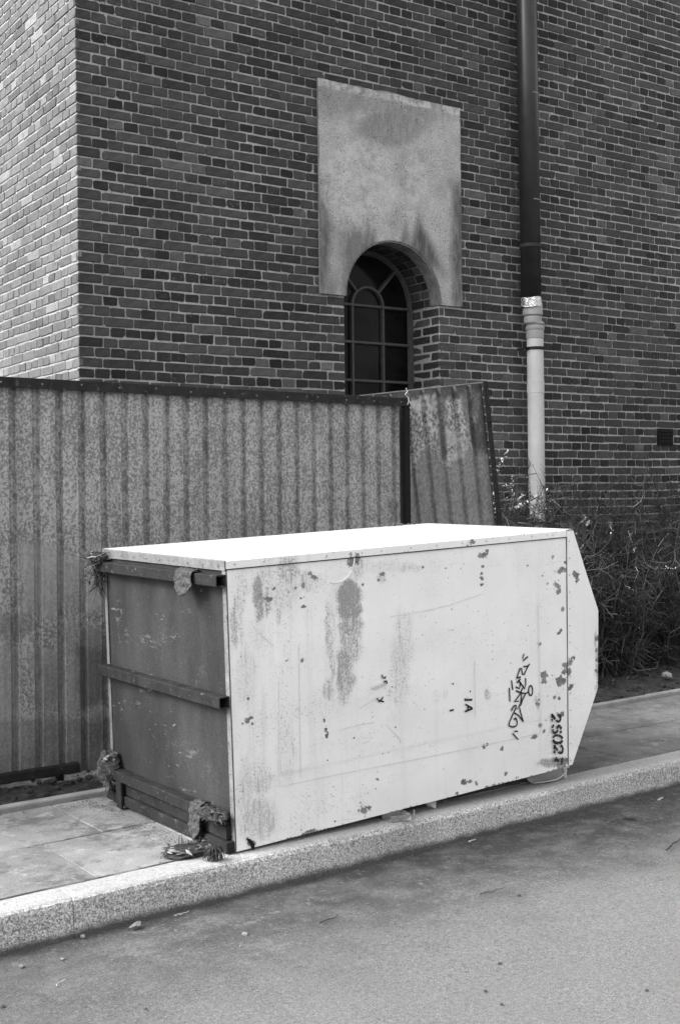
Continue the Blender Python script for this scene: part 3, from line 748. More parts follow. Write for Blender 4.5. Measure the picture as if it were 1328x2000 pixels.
# sagging sheet gate behind the end of the fence, rotated in its own plane
ga = math.radians(7.2)
Mg = Matrix.Translation((5.277, 6.07, 2.283)) @ Matrix.Rotation(-ga, 4, 'Y')
gate = empty('leaning_sheet', mat=Mg, label='rusty corrugated sheet panel leaning askew behind the fence end post', cat='metal sheet')
Mgn = np.array(Mg)
def gw(V): return V @ Mgn[:3, :3].T + Mgn[:3, 3]
def gate_paint(px, py, V):
    k = soft(V[:, 2] + (fbm(V[:, 0] * 9, V[:, 2] * 4, 4) - .47) * .16, -.085, -.055)
    k2 = soft(V[:, 0] + (fbm(V[:, 2] * 5, V[:, 0] * 9, 4) - .47) * .22, .58, .63) * soft(V[:, 2], -.62, -.4)
    low = .8 * soft(-V[:, 2] + (fbm(V[:, 0] * 6, V[:, 2] * 2, 4) - .47) * .5, .40, .50)
    st_ = .8 * soft(fbm(V[:, 0] * 13, V[:, 2] * 1.3, 3), .50, .58)
    pl_ = .7 * soft(fbm(V[:, 0] * 5 + 7, V[:, 2] * 5, 4), .50, .60) * soft(V[:, 2], -.5, -.35)
    pm = np.maximum.reduce([k, k2, low, st_, pl_]); pt = np.where(np.maximum(k, k2) > .5, .04, np.where(pl_ > st_, .42, np.where(low > .3, .16, .09)))
    return np.clip(pm, 0, 1), pt
corrugated('corrugated_sheet', -.46, .735, -1.9, -.006, 'old_zinc', gate, pitch=.145, depth=.022, phase=.02, bow=.02, seed=31, flat=.68, paintf=gate_paint, toworld=gw)
mb = MB().tube([(-.48, -.012, 0), (.74, -.012, .0)], .0065, 6); mb.make('top_rod', 'trim', gate)
mb = MB(); mb.box((.702, -.024, -2.0), (.742, -.019, .006)); mb.box((.737, -.019, -2.0), (.742, .02, .006)); o = mb.make('edge_angle', 'rail', gate)
mb = MB(); mb.tube([(.70, -.02, -.27), (.79, -.05, -.285)], .005, 5); mb.make('hook', 'rail', gate)
for (x, y) in ((801.5, 824), (830, 821), (861, 816.5), (894, 812)):
    P = Mg.inverted() @ Vector(on_plane(x, y, (0, 6.065, 0), (0, 1, 0)))
    mb = MB(); mb.raw([(P[0] + .011 * math.cos(a), -.004, P[2] + .011 * math.sin(a)) for a in [i * math.pi / 4 for i in range(8)]] + [(P[0] + .007 * math.cos(a), -.014, P[2] + .007 * math.sin(a)) for a in [i * math.pi / 4 for i in range(8)]],
                        [(i, (i + 1) % 8, 8 + (i + 1) % 8, 8 + i) for i in range(8)] + [tuple(range(8, 16))]); mb.make('bolt', 'trim', gate)
wp_ = [on_plane(x, y, (0, 5.90, 0), (0, 1, 0)) for x, y in ((793, 758), (796, 764), (791, 770), (797, 776), (799, 783), (803, 790), (810, 799))]
wp2 = [on_plane(x, y, (0, 5.915, 0), (0, 1, 0)) for x, y in ((798, 776), (798, 783), (796, 790))]
b0 = wp_[0]; mb = MB(); mb.tube([p - b0 for p in wp_], .0035, 5); mb.tube([p - b0 for p in wp2], .0035, 5)
o = mb.make('wire_tie', 'wire', None, label='twisted pale wire tie at the fence corner', cat='wire'); o.location = b0

# ------------------------------------------------------------------ the white metal container
BO = np.array([2.715, 4.205, .150])
ex = np.array([.999, -.024, .037]); ex /= np.linalg.norm(ex); ey = np.array([.024, .999, .015]); ey -= ex * (ex @ ey); ey /= np.linalg.norm(ey); ez = np.cross(ex, ey)
Mb = Matrix(((ex[0], ey[0], ez[0], BO[0]), (ex[1], ey[1], ez[1], BO[1]), (ex[2], ey[2], ez[2], BO[2]), (0, 0, 0, 1)))
box = empty('metal_container', mat=Mb, label='battered white metal container with flaking paint and graffiti, lying across the pavement', cat='container')
BW, SX, SH = 1.115, 1.955, 1.16
def bworld(V): V = np.asarray(V, float); return BO + V[..., 0:1] * ex + V[..., 1:2] * ey + V[..., 2:3] * ez
def side(x, y):
    p = on_plane(x, y, BO, ey) - BO; return float(p @ ex), float(p @ ez)
STAINS = [(686, 1250, 20, 46, .6), (672, 1315, 16, 55, .6), (648, 1270, 8, 90, .35), (540, 1150, 40, 44, .35), (780, 1290, 16, 95, .35), (600, 1135, 30, 20, .35), (470, 1165, 10, 50, .4), (504, 1168, 11, 46, .75), (520, 1175, 7, 30, .6), (563, 1114, 22, 26, .55), (458, 1215, 7, 50, .55), (470, 1230, 5, 30, .4), (500, 1240, 14, 30, .3), (545, 1195, 6, 24, .4),
          (682, 1160, 23, 26, .95), (681, 1190, 24, 22, .9), (684, 1220, 24, 20, .7), (692, 1255, 17, 18, .5), (672, 1290, 14, 22, .75), (675, 1325, 17, 26, .7), (640, 1225, 5, 50, .55), (648, 1290, 6, 50, .55), (640, 1345, 10, 22, .55),
          (790, 1225, 17, 28, .36), (786, 1270, 20, 40, .40), (780, 1310, 20, 40, .42), (773, 1355, 13, 26, .36), (745, 1105, 40, 12, .3), (800, 1108, 22, 10, .4), (745, 1128, 9, 10, .5), (480, 1135, 22, 26, .3), (520, 1128, 20, 16, .4),
          (505, 1520, 26, 36, .42), (505, 1600, 36, 40, .48), (478, 1560, 16, 70, .42), (560, 1470, 18, 60, .3), (480, 1320, 20, 60, .3), (700, 1108, 10, 20, .5), (1080, 1490, 30, 10, .8), (1165, 1300, 5, 60, .6), (850, 1360, 9, 14, .25), (868, 1355, 6, 10, .3), (952, 1358, 5, 12, .55), (1050, 1376, 5, 14, .6)]
FLAKES = [(592, 1186, 7), (535, 1150, 5), (520, 1168, 7), (526, 1172, 6), (612, 1128, 8), (606, 1120, 6), (593, 1144, 7), (577, 1150, 5), (563, 1155, 4), (588, 1168, 4), (508, 1162, 5), (523, 1190, 5), (707, 1143, 5), (826, 1108, 4.5), (747, 1122, 6), (739, 1133, 4),
          (690, 1096, 13), (698, 1090, 9), (683, 1101, 9), (946, 1083, 9), (936, 1086, 6), (951, 1076, 5), (922, 1060, 8), (941, 1107, 5), (941, 1120, 3.5), (941, 1129, 4.5), (941, 1143, 4.5), (1099, 1111, 8), (1092, 1116, 6), (1088, 1145, 8), (1090, 1156, 7), (1104, 1100, 5),
          (1098, 1192, 6), (1091, 1237, 5), (1096, 1230, 3), (1079, 1088, 4), (1125, 1124, 8), (1126, 1134, 6), (1120, 1119, 5), (1054, 1259, 6), (1061, 1318, 10), (1062, 1330, 8), (1097, 1330, 13), (1091, 1336, 8), (1107, 1312, 10), (1115, 1292, 9), (1119, 1285, 6), (1103, 1300, 7), (1112, 1345, 5), (1118, 1338, 5),
          (1050, 1376, 6), (1053, 1368, 4), (1093, 1397, 8), (1097, 1394, 7), (1083, 1362, 5), (1092, 1364, 5), (1056, 1418, 6), (1061, 1428, 6), (1046, 1439, 6), (1040, 1441, 4), (905, 1527, 7), (918, 1527, 6), (892, 1550, 6), (711, 1582, 10), (722, 1581, 6), (701, 1584, 5), (945, 1459, 6), (951, 1455, 4), (979, 1463, 5),
          (988, 1512, 5), (1167, 1249, 7), (1166, 1290, 5), (1165, 1310, 5), (1164, 1270, 4), (482, 1410, 7), (490, 1402, 6), (474, 1414, 5), (492, 1413, 4), (490, 1645, 9), (494, 1652, 6), (484, 1638, 5), (486, 1366, 4), (560, 1290, 3), (590, 1290, 5), (635, 1428, 4), (637, 1437, 4), (738, 1523, 4), (455, 1100, 3), (1100, 1495, 7), (1090, 1497, 6), (1105, 1486, 5), (930, 1530, 4), (760, 1590, 4), (850, 1570, 4), (1010, 1520, 4), (870, 1110, 3), (1030, 1105, 3), (1060, 1125, 3), (1070, 1140, 3)]
def paint_attrs(V):
    px, py = project(bworld(V)); wx = px + (fbm(px * .06, py * .06, 3) - .47) * 14; wy = py + (fbm(px * .06 + 30, py * .05, 3) - .47) * 16
    st = np.zeros(len(px)); fl = np.zeros(len(px))
    for cx_, cy_, rx, ry, s_ in STAINS:
        q = ((wx - cx_) / rx) ** 2 + ((wy - cy_) / ry) ** 2; st = np.maximum(st, s_ * soft(-q, -1.9, -.45))
    for cx_, cy_, r in FLAKES:
        q = ((px - cx_) ** 2 + (py - cy_) ** 2) / (r * r * .72); fl = np.maximum(fl, np.exp(-q * .85) * 1.05)
    edge = soft(-V[:, 2] + (fbm(V[:, 0] * 12, V[:, 0] * 0 + 4, 4) - .47) * .03, -.012, .004) * .75
    fl = np.maximum(fl, np.where(V[:, 2] < .03, edge, 0))
    gr = np.clip(.4 + .6 * soft(760 - px, 0, 220), 0, 1)
    return {'stain': np.clip(st, 0, 1), 'flake': fl, 'grime': gr}
# near side sheet: shallow dents, laps between its sheets
nx, nz = 262, 156
gx, gz = np.meshgrid(np.linspace(0.004, SX, nx), np.linspace(0, SH + .004, nz))
dent = (fbm(gx * 2.1, gz * 2.1, 3) - .45) * .008 + (fbm(gx * 9, gz * 9, 2) - .4) * .0012
lap = lambda v, c, w_: np.clip((v - c) / w_, 0, 1)
xl1 = side(543, 1450)[0]; xl2 = side(1049, 1300)[0]; zl = .275
dent = dent - .0016 * lap(gx, xl1, .006) * lap(gz, zl, .006) * (1 - lap(gx, xl1 + .155, .006)) + .002 * lap(gx, xl2, .006) - .0014 * lap(gz, zl - .006 * gx, .006)
edgefix = np.clip(np.minimum.reduce([gx, SX - gx, gz, SH - gz]) / .06, 0, 1)
dent *= .25 + .75 * edgefix
V = np.stack([(gx * (1 + .026 * gz / SX)).ravel(), dent.ravel(), gz.ravel()], 1)
mesh_obj('side_sheet', V, grid(nx, nz), 'paint', box, paint_attrs(V), smooth=True, label='white side sheet with flaking paint, dark smears and black tags')
# nose plate in the same plane, past the riveted seam
noseP = [(1.985, 0), (2.19, .366), (2.207, .766), (2.035, 1.19)]
def nose_x(z):
    for (x0, z0), (x1, z1) in zip(noseP[:-1], noseP[1:]):
        if z <= z1 + 1e-9: return x0 + (x1 - x0) * (z - z0) / (z1 - z0)
    return noseP[-1][0]
zs = np.unique(np.concatenate([np.linspace(0.006, 1.188, 110), [.366, .766]])); ns = 26; V = []
for z in zs:
    a, b = SX + .003 + .026 * z, nose_x(z)
    for i in range(ns):
        x = a + (b - a) * i / (ns - 1); V.append((x, .0005 + (fbm(x * 6, z * 6, 3) - .45) * .004 - .0022, z))
V = np.array(V); mesh_obj('nose_plate', V, grid(ns, len(zs)), 'paint', box, paint_attrs(V), smooth=True)
mb = MB(); V = []; np_ = [(x - .002, z) for x, z in noseP]
mb.raw([(x, 0.003, z) for x, z in np_] + [(x, BW, z) for x, z in np_], [(i + 1, i, 4 + i, 5 + i) for i in range(3)])
o = mb.make('nose_shell', 'roof_paint', box)
mb = MB(); mb.raw([(0, BW, 0), (1.985, BW, 0), (2.19, BW, .366), (2.207, BW, .766), (2.035, BW, 1.19), (0, BW, 1.19)], [(5, 4, 3, 2, 1, 0)]); mb.make('far_side_sheet', 'roof_paint', box)
mb = MB(); mb.raw([(0.005, .004, .012), (1.98, .004, .012), (1.98, BW, .012), (.005, BW, .012)], [(3, 2, 1, 0)]); mb.make('floor_sheet', 'dark_panel', box)
# roof cap with folded fascias
nx, ny = 80, 44
gx, gy = np.meshgrid(np.linspace(-.004, 2.036, nx), np.linspace(-.004, BW + .004, ny))
e_ = np.clip(np.minimum.reduce([gx + .004, 2.036 - gx, gy + .004, BW + .004 - gy]) / .12, 0, 1)
hz_ = 1.194 + (fbm(gx * 2, gy * 2, 3) - .4) * .012 * e_
mesh_obj('roof_sheet', np.stack([gx.ravel(), gy.ravel(), hz_.ravel()], 1), grid(nx, ny), 'roof_paint', box, smooth=True)
n = 150; V = []
for i in range(n + 1):
    x = -.004 + 1.985 * i / n; k = (fbm(x * 6, 1.1, 3) - .45) * .002
    for z, y in ((1.194, -.004), (1.190, -.0075), (1.175, -.0072 + k), (1.159, -.0070 + k), (1.159, -.002)): V.append((x, y, z))
V = np.array(V); mesh_obj('roof_fascia', V, [(i * 5 + j, i * 5 + j + 1, (i + 1) * 5 + j + 1, (i + 1) * 5 + j) for i in range(n) for j in range(4)], 'paint', box, paint_attrs(V))
n = 60; V = []
for i in range(n + 1):
    y = -.004 + (BW + .006) * i / n
    for z, x in ((1.194, -.004), (1.190, -.0075), (1.152, -.0072), (1.152, -.001)): V.append((x, y, z))
mesh_obj('end_fascia', np.array(V), [(i * 4 + j + 1, i * 4 + j, (i + 1) * 4 + j, (i + 1) * 4 + j + 1) for i in range(n) for j in range(3)], 'trim', box)
# left end: dark panel, corner angles, three hollow bars, sill channel
nx, nz = 60, 64
gy, gz = np.meshgrid(np.linspace(.0, BW, nx), np.linspace(.0, 1.19, nz))
bul = (fbm(gy * 2 + 3, gz * 2, 3) - .45) * .012
V = np.stack([(bul + .004).ravel(), gy.ravel(), gz.ravel()], 1); px, py = project(bworld(V))
sc_ = np.zeros(len(px))
for cx_, cy_, rx, ry, s_ in ((232, 1200, 7, 34, .9), (300, 1250, 40, 9, .8), (330, 1245, 26, 10, .5), (240, 1240, 14, 22, .5), (375, 1470, 22, 8, .7), (350, 1455, 26, 6, .5), (400, 1500, 20, 10, .35), (395, 1310, 12, 16, .3)):
    q = ((px - cx_) / rx) ** 2 + ((py - cy_) / ry) ** 2; sc_ = np.maximum(sc_, s_ * soft(-q, -1.6, -.3))
mesh_obj('end_panel', V, [f[::-1] for f in grid(nx, nz)], 'dark_panel', box, {'scuff': sc_}, smooth=True, label='dark grey end panel crossed by three hollow bars')
mb = MB(); mb.box((-.004, -.0025, .0), (-.0005, .026, 1.150)); mb.make('corner_angle', 'trim', box)
mb = MB(); mb.box((-.004, BW - .022, .0), (-.0005, BW + .003, 1.150)); mb.make('corner_angle', 'trim', box)
def hollow(name, zc, y0, y1, x0=-.054, wd=.048, th=.0045):
    ny_ = 30; V = []; h = wd / 2; xo = x0 + h + .0025
    for i in range(ny_ + 1):
        y = y0 + (y1 - y0) * i / ny_; k = (fbm(y * 5 + zc * 9, 2.2, 3) - .45) * .003
        for (a, c) in ((-h, -h + .004), (-h, h - .004), (-h + .004, h), (h, h), (h, -h), (-h + .004, -h)): V.append((xo + a + k, y, zc + c + k))
    Q = 6; Fc = [(i * Q + j, i * Q + (j + 1) % Q, (i + 1) * Q + (j + 1) % Q, (i + 1) * Q + j) for i in range(ny_) for j in range(Q)]
    b = len(V); hi = h - th
    inn = [(-hi, -hi), (-hi, hi), (-hi, hi), (hi, hi), (hi, -hi), (-hi, -hi)]
    for y in (y0, y0 + .16):
        for (a, c) in inn: V.append((xo + a, y, zc + c))
    Fc += [(j, b + j, b + (j + 1) % 6, (j + 1) % 6) for j in range(6)] + [(b + j, b + 6 + j, b + 6 + (j + 1) % 6, b + (j + 1) % 6) for j in range(6)]
    Fc += [tuple(b + 6 + j for j in range(6)), tuple(ny_ * Q + j for j in range(6))]
    return mesh_obj(name, V, Fc, 'bar', box)
hollow('bar', 1.112, -.004, BW + .02); hollow('bar', .617, .0, BW + .01, -.056); hollow('bar', .133, .03, BW - .10)
mb = MB(); mb.box((-.030, .02, .052), (-.002, BW - .03, .106)); mb.make('sill_channel', 'rail', box)
mb = MB(); mb.box((-.042, .0, .0), (-.002, BW - .01, .046)); o = mb.make('base_angle', 'bar', box); bevelled(o, .003)
mb = MB(); mb.box((-.058, .185, -.006), (-.048, .245, .112)); o = mb.make('foot_bracket', 'bar', box)
mb = MB(); mb.box((-.058, BW - .20, -.010), (-.048, BW - .15, .112)); mb.make('foot_bracket', 'bar', box)
# rivets
mb = MB()
def rivet(c, axis, r=.0055):
    a = np.array((1, 0, 0)) if axis == 1 else np.array((0, 1, 0)); b_ = np.array((0, 0, 1)); nrm = np.array((0, -1, 0)) if axis == 1 else np.array((-1, 0, 0)); c = np.array(c)
    V = [c + r * (a * math.cos(t_) + b_ * math.sin(t_)) for t_ in [i * math.pi / 4 for i in range(8)]] + [c + .6 * r * (a * math.cos(t_) + b_ * math.sin(t_)) + nrm * r * .5 for t_ in [i * math.pi / 4 for i in range(8)]]
    mb.raw(V, [(i, (i + 1) % 8, 8 + (i + 1) % 8, 8 + i) for i in range(8)] + [tuple(range(8, 16))])
for k in range(13): rivet((.03 + .155 * k + random.uniform(-.01, .01), -.0072, 1.176), 1)
for k in range(14): rivet((1.975 + .026 * (.03 + k * .085), -.002, .03 + k * .085), 1)
mb.make('side_rivet_rows', 'roof_paint', box, kind='stuff'); mb = MB()
for k in range(9): rivet((-.0072, .05 + k * .125, 1.170), 0, .006)
for k in range(9): rivet((-.0042, .018, .07 + k * .125), 0, .0045)
mb.make('rivet_rows', 'trim', box, kind='stuff')
# seam lines, tags and stencil: thin paint films on the side sheet
def ribbon(mb, path, wd, lift=-.006, smoothn=1):
    P2 = [np.array(p, float) for p in path]
    for _ in range(smoothn):
        if len(P2) > 2:
            q = [P2[0]]
            for a, b in zip(P2[:-1], P2[1:]): q += [a * .75 + b * .25, a * .25 + b * .75]
            q.append(P2[-1]); P2 = q
    n = len(P2); V = []
    ws = wd if hasattr(wd, '__len__') else [wd] * n
    for i, p in enumerate(P2):
        d = P2[min(i + 1, n - 1)] - P2[max(i - 1, 0)]; d = d / (np.linalg.norm(d) + 1e-9); nn = np.array([-d[1], d[0]])
        k = (.75 + .5 * vnoise(i * .4 + p[0] * 60, p[1] * 60)); 
        for sg in (-1, 1): V.append((p[0] + nn[0] * sg * ws[min(i, len(ws) - 1)] / 2 * k, lift, p[1] + nn[1] * sg * ws[min(i, len(ws) - 1)] / 2 * k))
    mb.raw(V, [(2 * i, 2 * i + 2, 2 * i + 3, 2 * i + 1) for i in range(n - 1)])
def sidelift(path):  # film follows the dented sheet
    return -.0065
zt = lambda x, y: side(980 + x / 7.694, 1260 + y / 7.694)
TAG = [[(322, 130), (300, 205)], [(380, 172), (303, 240)], [(210, 500), (278, 305), (305, 485), (370, 335), (405, 283)], [(312, 325), (350, 322), (372, 312)], [(210, 500), (270, 478)], [(212, 572), (240, 535), (270, 508)], [(195, 630), (250, 655), (266, 600), (250, 535)],
       [(245, 540), (335, 660), (345, 600), (346, 495)], [(200, 688), (270, 715), (345, 728), (400, 700)], [(300, 645), (255, 750), (175, 858), (240, 840)], [(285, 720), (280, 800), (265, 912)], [(345, 730), (300, 820), (268, 912)],
       [(420 + 30 * math.cos(a), 685 + 75 * math.sin(a)) for a in [i * math.pi / 9 for i in range(19)]], [(132, 530), (152, 672)], [(100, 640), (110, 850)],
       [(128, 990), (165, 920), (200, 900), (206, 930), (150, 1050), (95, 1180), (98, 1215), (150, 1234), (200, 1222), (224, 1180), (207, 1110), (185, 1095), (170, 1130)], [(222, 972), (247, 900), (268, 1010), (310, 1155)], [(175, 1020), (240, 1060), (310, 1150)], [(178, 1302), (205, 1295), (230, 1300)], [(150, 1328), (235, 1422)]]
mb = MB()
for s_ in TAG: ribbon(mb, [zt(*p) for p in s_], .0080, smoothn=1 if len(s_) > 4 else 0)
mb.make('marker_tag', 'ink', box)
# stencilled number reading downwards: 2 5 0 2 1
G = {'2': [[(.02, .72), (.10, .94), (.34, 1.0), (.56, .92), (.62, .72), (.5, .5)], [(.44, .42), (.22, .2), (.04, .06)], [(.0, .07), (.34, .07)], [(.42, .07), (.68, .07)]],
     '5': [[(.10, .95), (.36, .95)], [(.44, .95), (.66, .95)], [(.1, .90), (.08, .60)], [(.10, .52), (.32, .60)], [(.40, .60), (.6, .5), (.66, .28), (.54, .08), (.38, .03)], [(.28, .03), (.12, .08), (.02, .22)]],
     '0': [[(.30, 1.0), (.12, .90), (.04, .62), (.04, .36), (.12, .10), (.30, .0)], [(.40, 1.0), (.58, .90), (.66, .62), (.66, .36), (.58, .10), (.40, .0)]],
     '1': [[(.1, .78), (.3, .92)], [(.34, .98), (.34, .70)], [(.36, .5), (.30, .3), (.1, .12)], [(.5, .72), (.56, .86)], [(.2, .1), (.44, .06)]]}
mb = MB(); ST = [(733, 1030), (742, 1195), (758, 1345), (768, 1500), (778, 1672)]
for ch, (bx, by) in zip('25021', ST):
    for s_ in G[ch]: ribbon(mb, [zt(bx + (gy_ * 138), by + gx_ * 190 + gy_ * 8) for gx_, gy_ in s_], .0135, lift=-.0062)
mb.make('stencilled_number', 'stencil', box)
mb = MB(); c7 = lambda x, y: side(700 + x / 2.656, 1000 + y / 2.656)
for s_ in ([(550, 976), (586, 974)], [(548, 968), (552, 980)], [(548, 1036), (588, 1020)], [(588, 1020), (550, 998)], [(564, 1008), (564, 1030)], [(574, 928), (578, 934)], [(470, 1032), (490, 1026)],
           [(118, 845), (122, 860), (134, 862), (138, 852)], [(128, 880), (142, 878), (144, 892)], [(132, 886), (134, 896)], [(92, 965), (104, 985), (118, 970), (124, 960)], [(104, 978), (128, 985)], [(186, 1116), (190, 1120)], [(484, 895), (488, 888)]):
    ribbon(mb, [c7(*p) for p in s_], .0085, smoothn=0)
c3 = lambda x, y: side(420 + x / 3.906, 1380 + y / 3.906)
for s_ in ([(826, 92), (830, 120)], [(830, 170), (848, 168), (840, 185), (856, 200), (850, 236), (842, 238)], [(845, 410), (856, 411)], [(1050, 240), (1060, 240)], [(648, 945), (655, 940)], [(905, 880), (914, 874)]): ribbon(mb, [c3(*p) for p in s_], .006, smoothn=0)
mb.make('old_stencil_fragments', 'stencil', box, kind='stuff')
mb = MB()
for s_ in ([(543, 1330), (544, 1538)], [(582, 1260), (586, 1520)], [(545, 1537), (620, 1521), (740, 1497), (860, 1474), (1056, 1432)], [(1049, 1180), (1051, 1300), (1055, 1430)], [(925, 1290), (927, 1400)], [(700, 1385), (720, 1372), (741, 1362)], [(660, 1427), (690, 1418), (730, 1411)], [(752, 1415), (766, 1428), (782, 1447)], [(760, 1205), (860, 1188), (940, 1160)], [(504, 1235), (520, 1250), (533, 1262)]):
    ribbon(mb, [side(*p) for p in s_], .0028, lift=-.0055, smoothn=1)
mb.make('lap_seams', 'seam_dirt', box, kind='stuff')
mb = MB(); sx0 = SX + .002; ribbon(mb, [(sx0, .0), (sx0 + .015, .58), (sx0 + .030, 1.158)], .0024, lift=-.0045, smoothn=0); mb.make('nose_seam', 'scratch', box)
mb = MB(); ribbon(mb, [(.0, 1.1565), (.7, 1.1565), (1.4, 1.1565), (1.985, 1.1565)], .0042, lift=-.0066, smoothn=2); mb.make('fascia_gap', 'rail', box)
# torn paper flap on the side
mb = MB(); f_ = [side(*p) for p in ((723, 1344), (750, 1334), (753, 1338), (728, 1348))]; mb.raw([(f_[0][0], -.0095, f_[0][1]), (f_[1][0], -.0085, f_[1][1]), (f_[2][0], -.0085, f_[2][1]), (f_[3][0], -.010, f_[3][1])], [(0, 3, 2, 1)]); mb.make('peeled_flap', 'roof_paint', box)
f_ = [side(*p) for p in ((478, 1637), (488, 1639), (495, 1647), (496, 1658), (491, 1661), (487, 1650))]; mb = MB(); mb.raw([(x, -.0068, z) for x, z in f_], [tuple(range(6))]); mb.make('torn_hole', 'black_metal', box)
# round stain ridge: old lamp outline
cxr, czr = side(655, 1093); mb = MB()
arcpts = [(cxr + .10 * math.cos(a), czr + .10 * math.sin(a)) for a in [math.radians(-112 + i * 11) for i in range(12)]]
mb.tube([(x, -.004, z) for x, z in arcpts], .0030, 6); mb.make('lamp_outline', 'paint', box)
# timber packers that carry the raised end (under the floor, on the slabs)
for k, (lx, ly) in enumerate(((1.75, .32), (1.75, .86))):
    p = bworld([lx, ly, .012]); mb = MB(); mb.box((-.06, -.05, 0), (.06, .05, p[2] - .1425 - .002)); o = mb.make('timber_packer', 'timber', None, label='short timber block wedged under the raised end of the container', cat='timber block', group='packers under the container'); o.location = (p[0], p[1], .1425)

# ------------------------------------------------------------------ straw, rags and rubbish on the container
def clump(name, c, rx, ry, rz, nfib, nleaf, mats, label, cat, seed, down=0.0, Lf=(.05, .13), core=True, pale=0):
    Rr = random.Random(seed); root = empty(name, tuple(c), label=label, cat=cat)
    if core:
        mb = MB(); n1, n2 = 16, 10; V = []
        for j in range(n2 + 1):
            ph = math.pi * j / n2
            for i in range(n1):
                th = 2 * math.pi * i / n1; q = .55 + .75 * float(fbm(i * .9 + seed, j * .9 + seed * .3, 3))
                V.append((rx * q * math.sin(ph) * math.cos(th), ry * q * math.sin(ph) * math.sin(th), rz * q * math.cos(ph)))
        mb.raw(V, [(j * n1 + i, (j + 1) * n1 + i, (j + 1) * n1 + (i + 1) % n1, j * n1 + (i + 1) % n1) for j in range(n2) for i in range(n1)]); mb.make('matted_core', mats[0], root)
    mb = MB()
    for k in range(nfib):
        th = Rr.uniform(0, 6.283); q = Rr.uniform(.2, .95); ph = Rr.uniform(-1, 1)
        p = np.array([rx * q * math.cos(th), ry * q * math.sin(th), rz * ph * .8]); d = np.array([Rr.gauss(0, 1), Rr.gauss(0, 1), Rr.gauss(0, .6) - down]); d /= np.linalg.norm(d)
        L = Rr.uniform(*Lf); bend = np.array([Rr.gauss(0, .3), Rr.gauss(0, .3), Rr.gauss(0, .3) - down * .4])
        pts = [p + d * L * f + bend * L * f * f for f in (-.4, -.1, .2, .6)]
        mb.tube(pts, [.0014, .002, .0018, .0008], 3, False)
    if nfib: mb.make('straw', mats[1], root, kind='stuff')
    mb = MB()
    for k in range(nleaf):
        th = Rr.uniform(0, 6.283); q = Rr.uniform(.1, .85); p = np.array([rx * q * math.cos(th), ry * q * math.sin(th), rz * Rr.uniform(-.3, .8)])
        a = np.array([Rr.gauss(0, 1), Rr.gauss(0, 1), Rr.gauss(0, .5)]); a /= np.linalg.norm(a); b = np.cross(a, [Rr.gauss(0, .5), Rr.gauss(0, .5), 1]); b /= np.linalg.norm(b); nn = np.cross(a, b)
        L = Rr.uniform(.012, .030); W_ = L * .35
        mb.raw([p - a * L, p - b * W_ + nn * .3 * W_, p + a * L + nn * W_ * .5, p + b * W_ + nn * .3 * W_, p - nn * .004], [(0, 1, 4), (1, 2, 4), (2, 3, 4), (3, 0, 4)])
    if nleaf: mb.make('dead_leaves', mats[2], root, kind='stuff')
    if pale:
        mb = MB()
        for k in range(pale):
            th = Rr.uniform(0, 6.283); q = Rr.uniform(.2, 1.0); p = np.array([rx * q * math.cos(th), ry * q * math.sin(th), rz * Rr.uniform(.1, .9)]); a = np.array([Rr.gauss(0, 1), Rr.gauss(0, 1), Rr.gauss(0, .3)]); a /= np.linalg.norm(a); b = np.cross(a, [0, 0, 1]); b /= np.linalg.norm(b); L = Rr.uniform(.012, .032)
            mb.raw([p - a * L, p - b * L * .4, p + a * L, p + b * L * .4, p + np.array([0, 0, .008])], [(0, 1, 4), (1, 2, 4), (2, 3, 4), (3, 0, 4)])
        mb.make('pale_leaves', 'leaf_pale', root, kind='stuff')
    return root
P = bworld([-.045, BW - .02, 1.15]); clump('straw_nest', P, .055, .075, .035, 70, 44, ('moss', 'straw', 'leaf_dry'), 'tangle of straw and dead leaves on the upper bar by the fence', 'straw', 3, 0, (.05, .12), True, 6)
P = bworld([-.03, BW + .0, 1.06]); clump('hanging_straw', P, .02, .025, .06, 70, 8, ('moss', 'stick', 'leaf_dry'), 'dark straw tuft dangling below the upper bar end by the fence', 'straw', 4, 1.2, (.05, .12), False)
P = bworld([-.05, BW - .06, .16]); clump('straw_bundle', P, .055, .065, .085, 80, 46, ('rag', 'straw', 'leaf_dry'), 'burlap and straw bundle hanging on the lowest bar beside the edging', 'bundle', 5, .5, (.04, .09), True, 6)
P = bworld([1.75, BW - .04, 1.204]); clump('straw_wisps', P, .22, .03, .006, 16, 6, ('moss', 'straw', 'leaf_dry'), 'few straw wisps lying along the rear edge of the container roof', 'straw', 8, 0, (.03, .07), False)
P = bworld([-.05, .09, .145]); clump('moss_mat', P, .040, .12, .032, 60, 60, ('moss', 'moss', 'leaf_dry'), 'crumbling moss and dirt on the lowest bar at the near corner', 'moss', 6, .3, (.02, .05))
def rag(name, P3, label, cat, seed, mat='rag', th=.003):
    n = len(P3); m_ = len(P3[0]); V = []; 
    for j in range(n):
        for i in range(m_): V.append(np.array(P3[j][i]))
    V = np.array(V); c = V.mean(0)
    o = mesh_obj(name, V - c, grid(m_, n), mat, None, smooth=True, label=label, cat=cat); o.location = c
    s = o.modifiers.new('sub', 'SUBSURF'); s.levels = 3; s.render_levels = 3; s.subdivision_type = 'SIMPLE'
    tx = bpy.data.textures.new('ragtex%d' % seed, 'CLOUDS'); tx.noise_scale = .022
    d = o.modifiers.new('disp', 'DISPLACE'); d.texture = tx; d.strength = .022; d.mid_level = .5
    k = o.modifiers.new('solid', 'SOLIDIFY'); k.thickness = th; return o
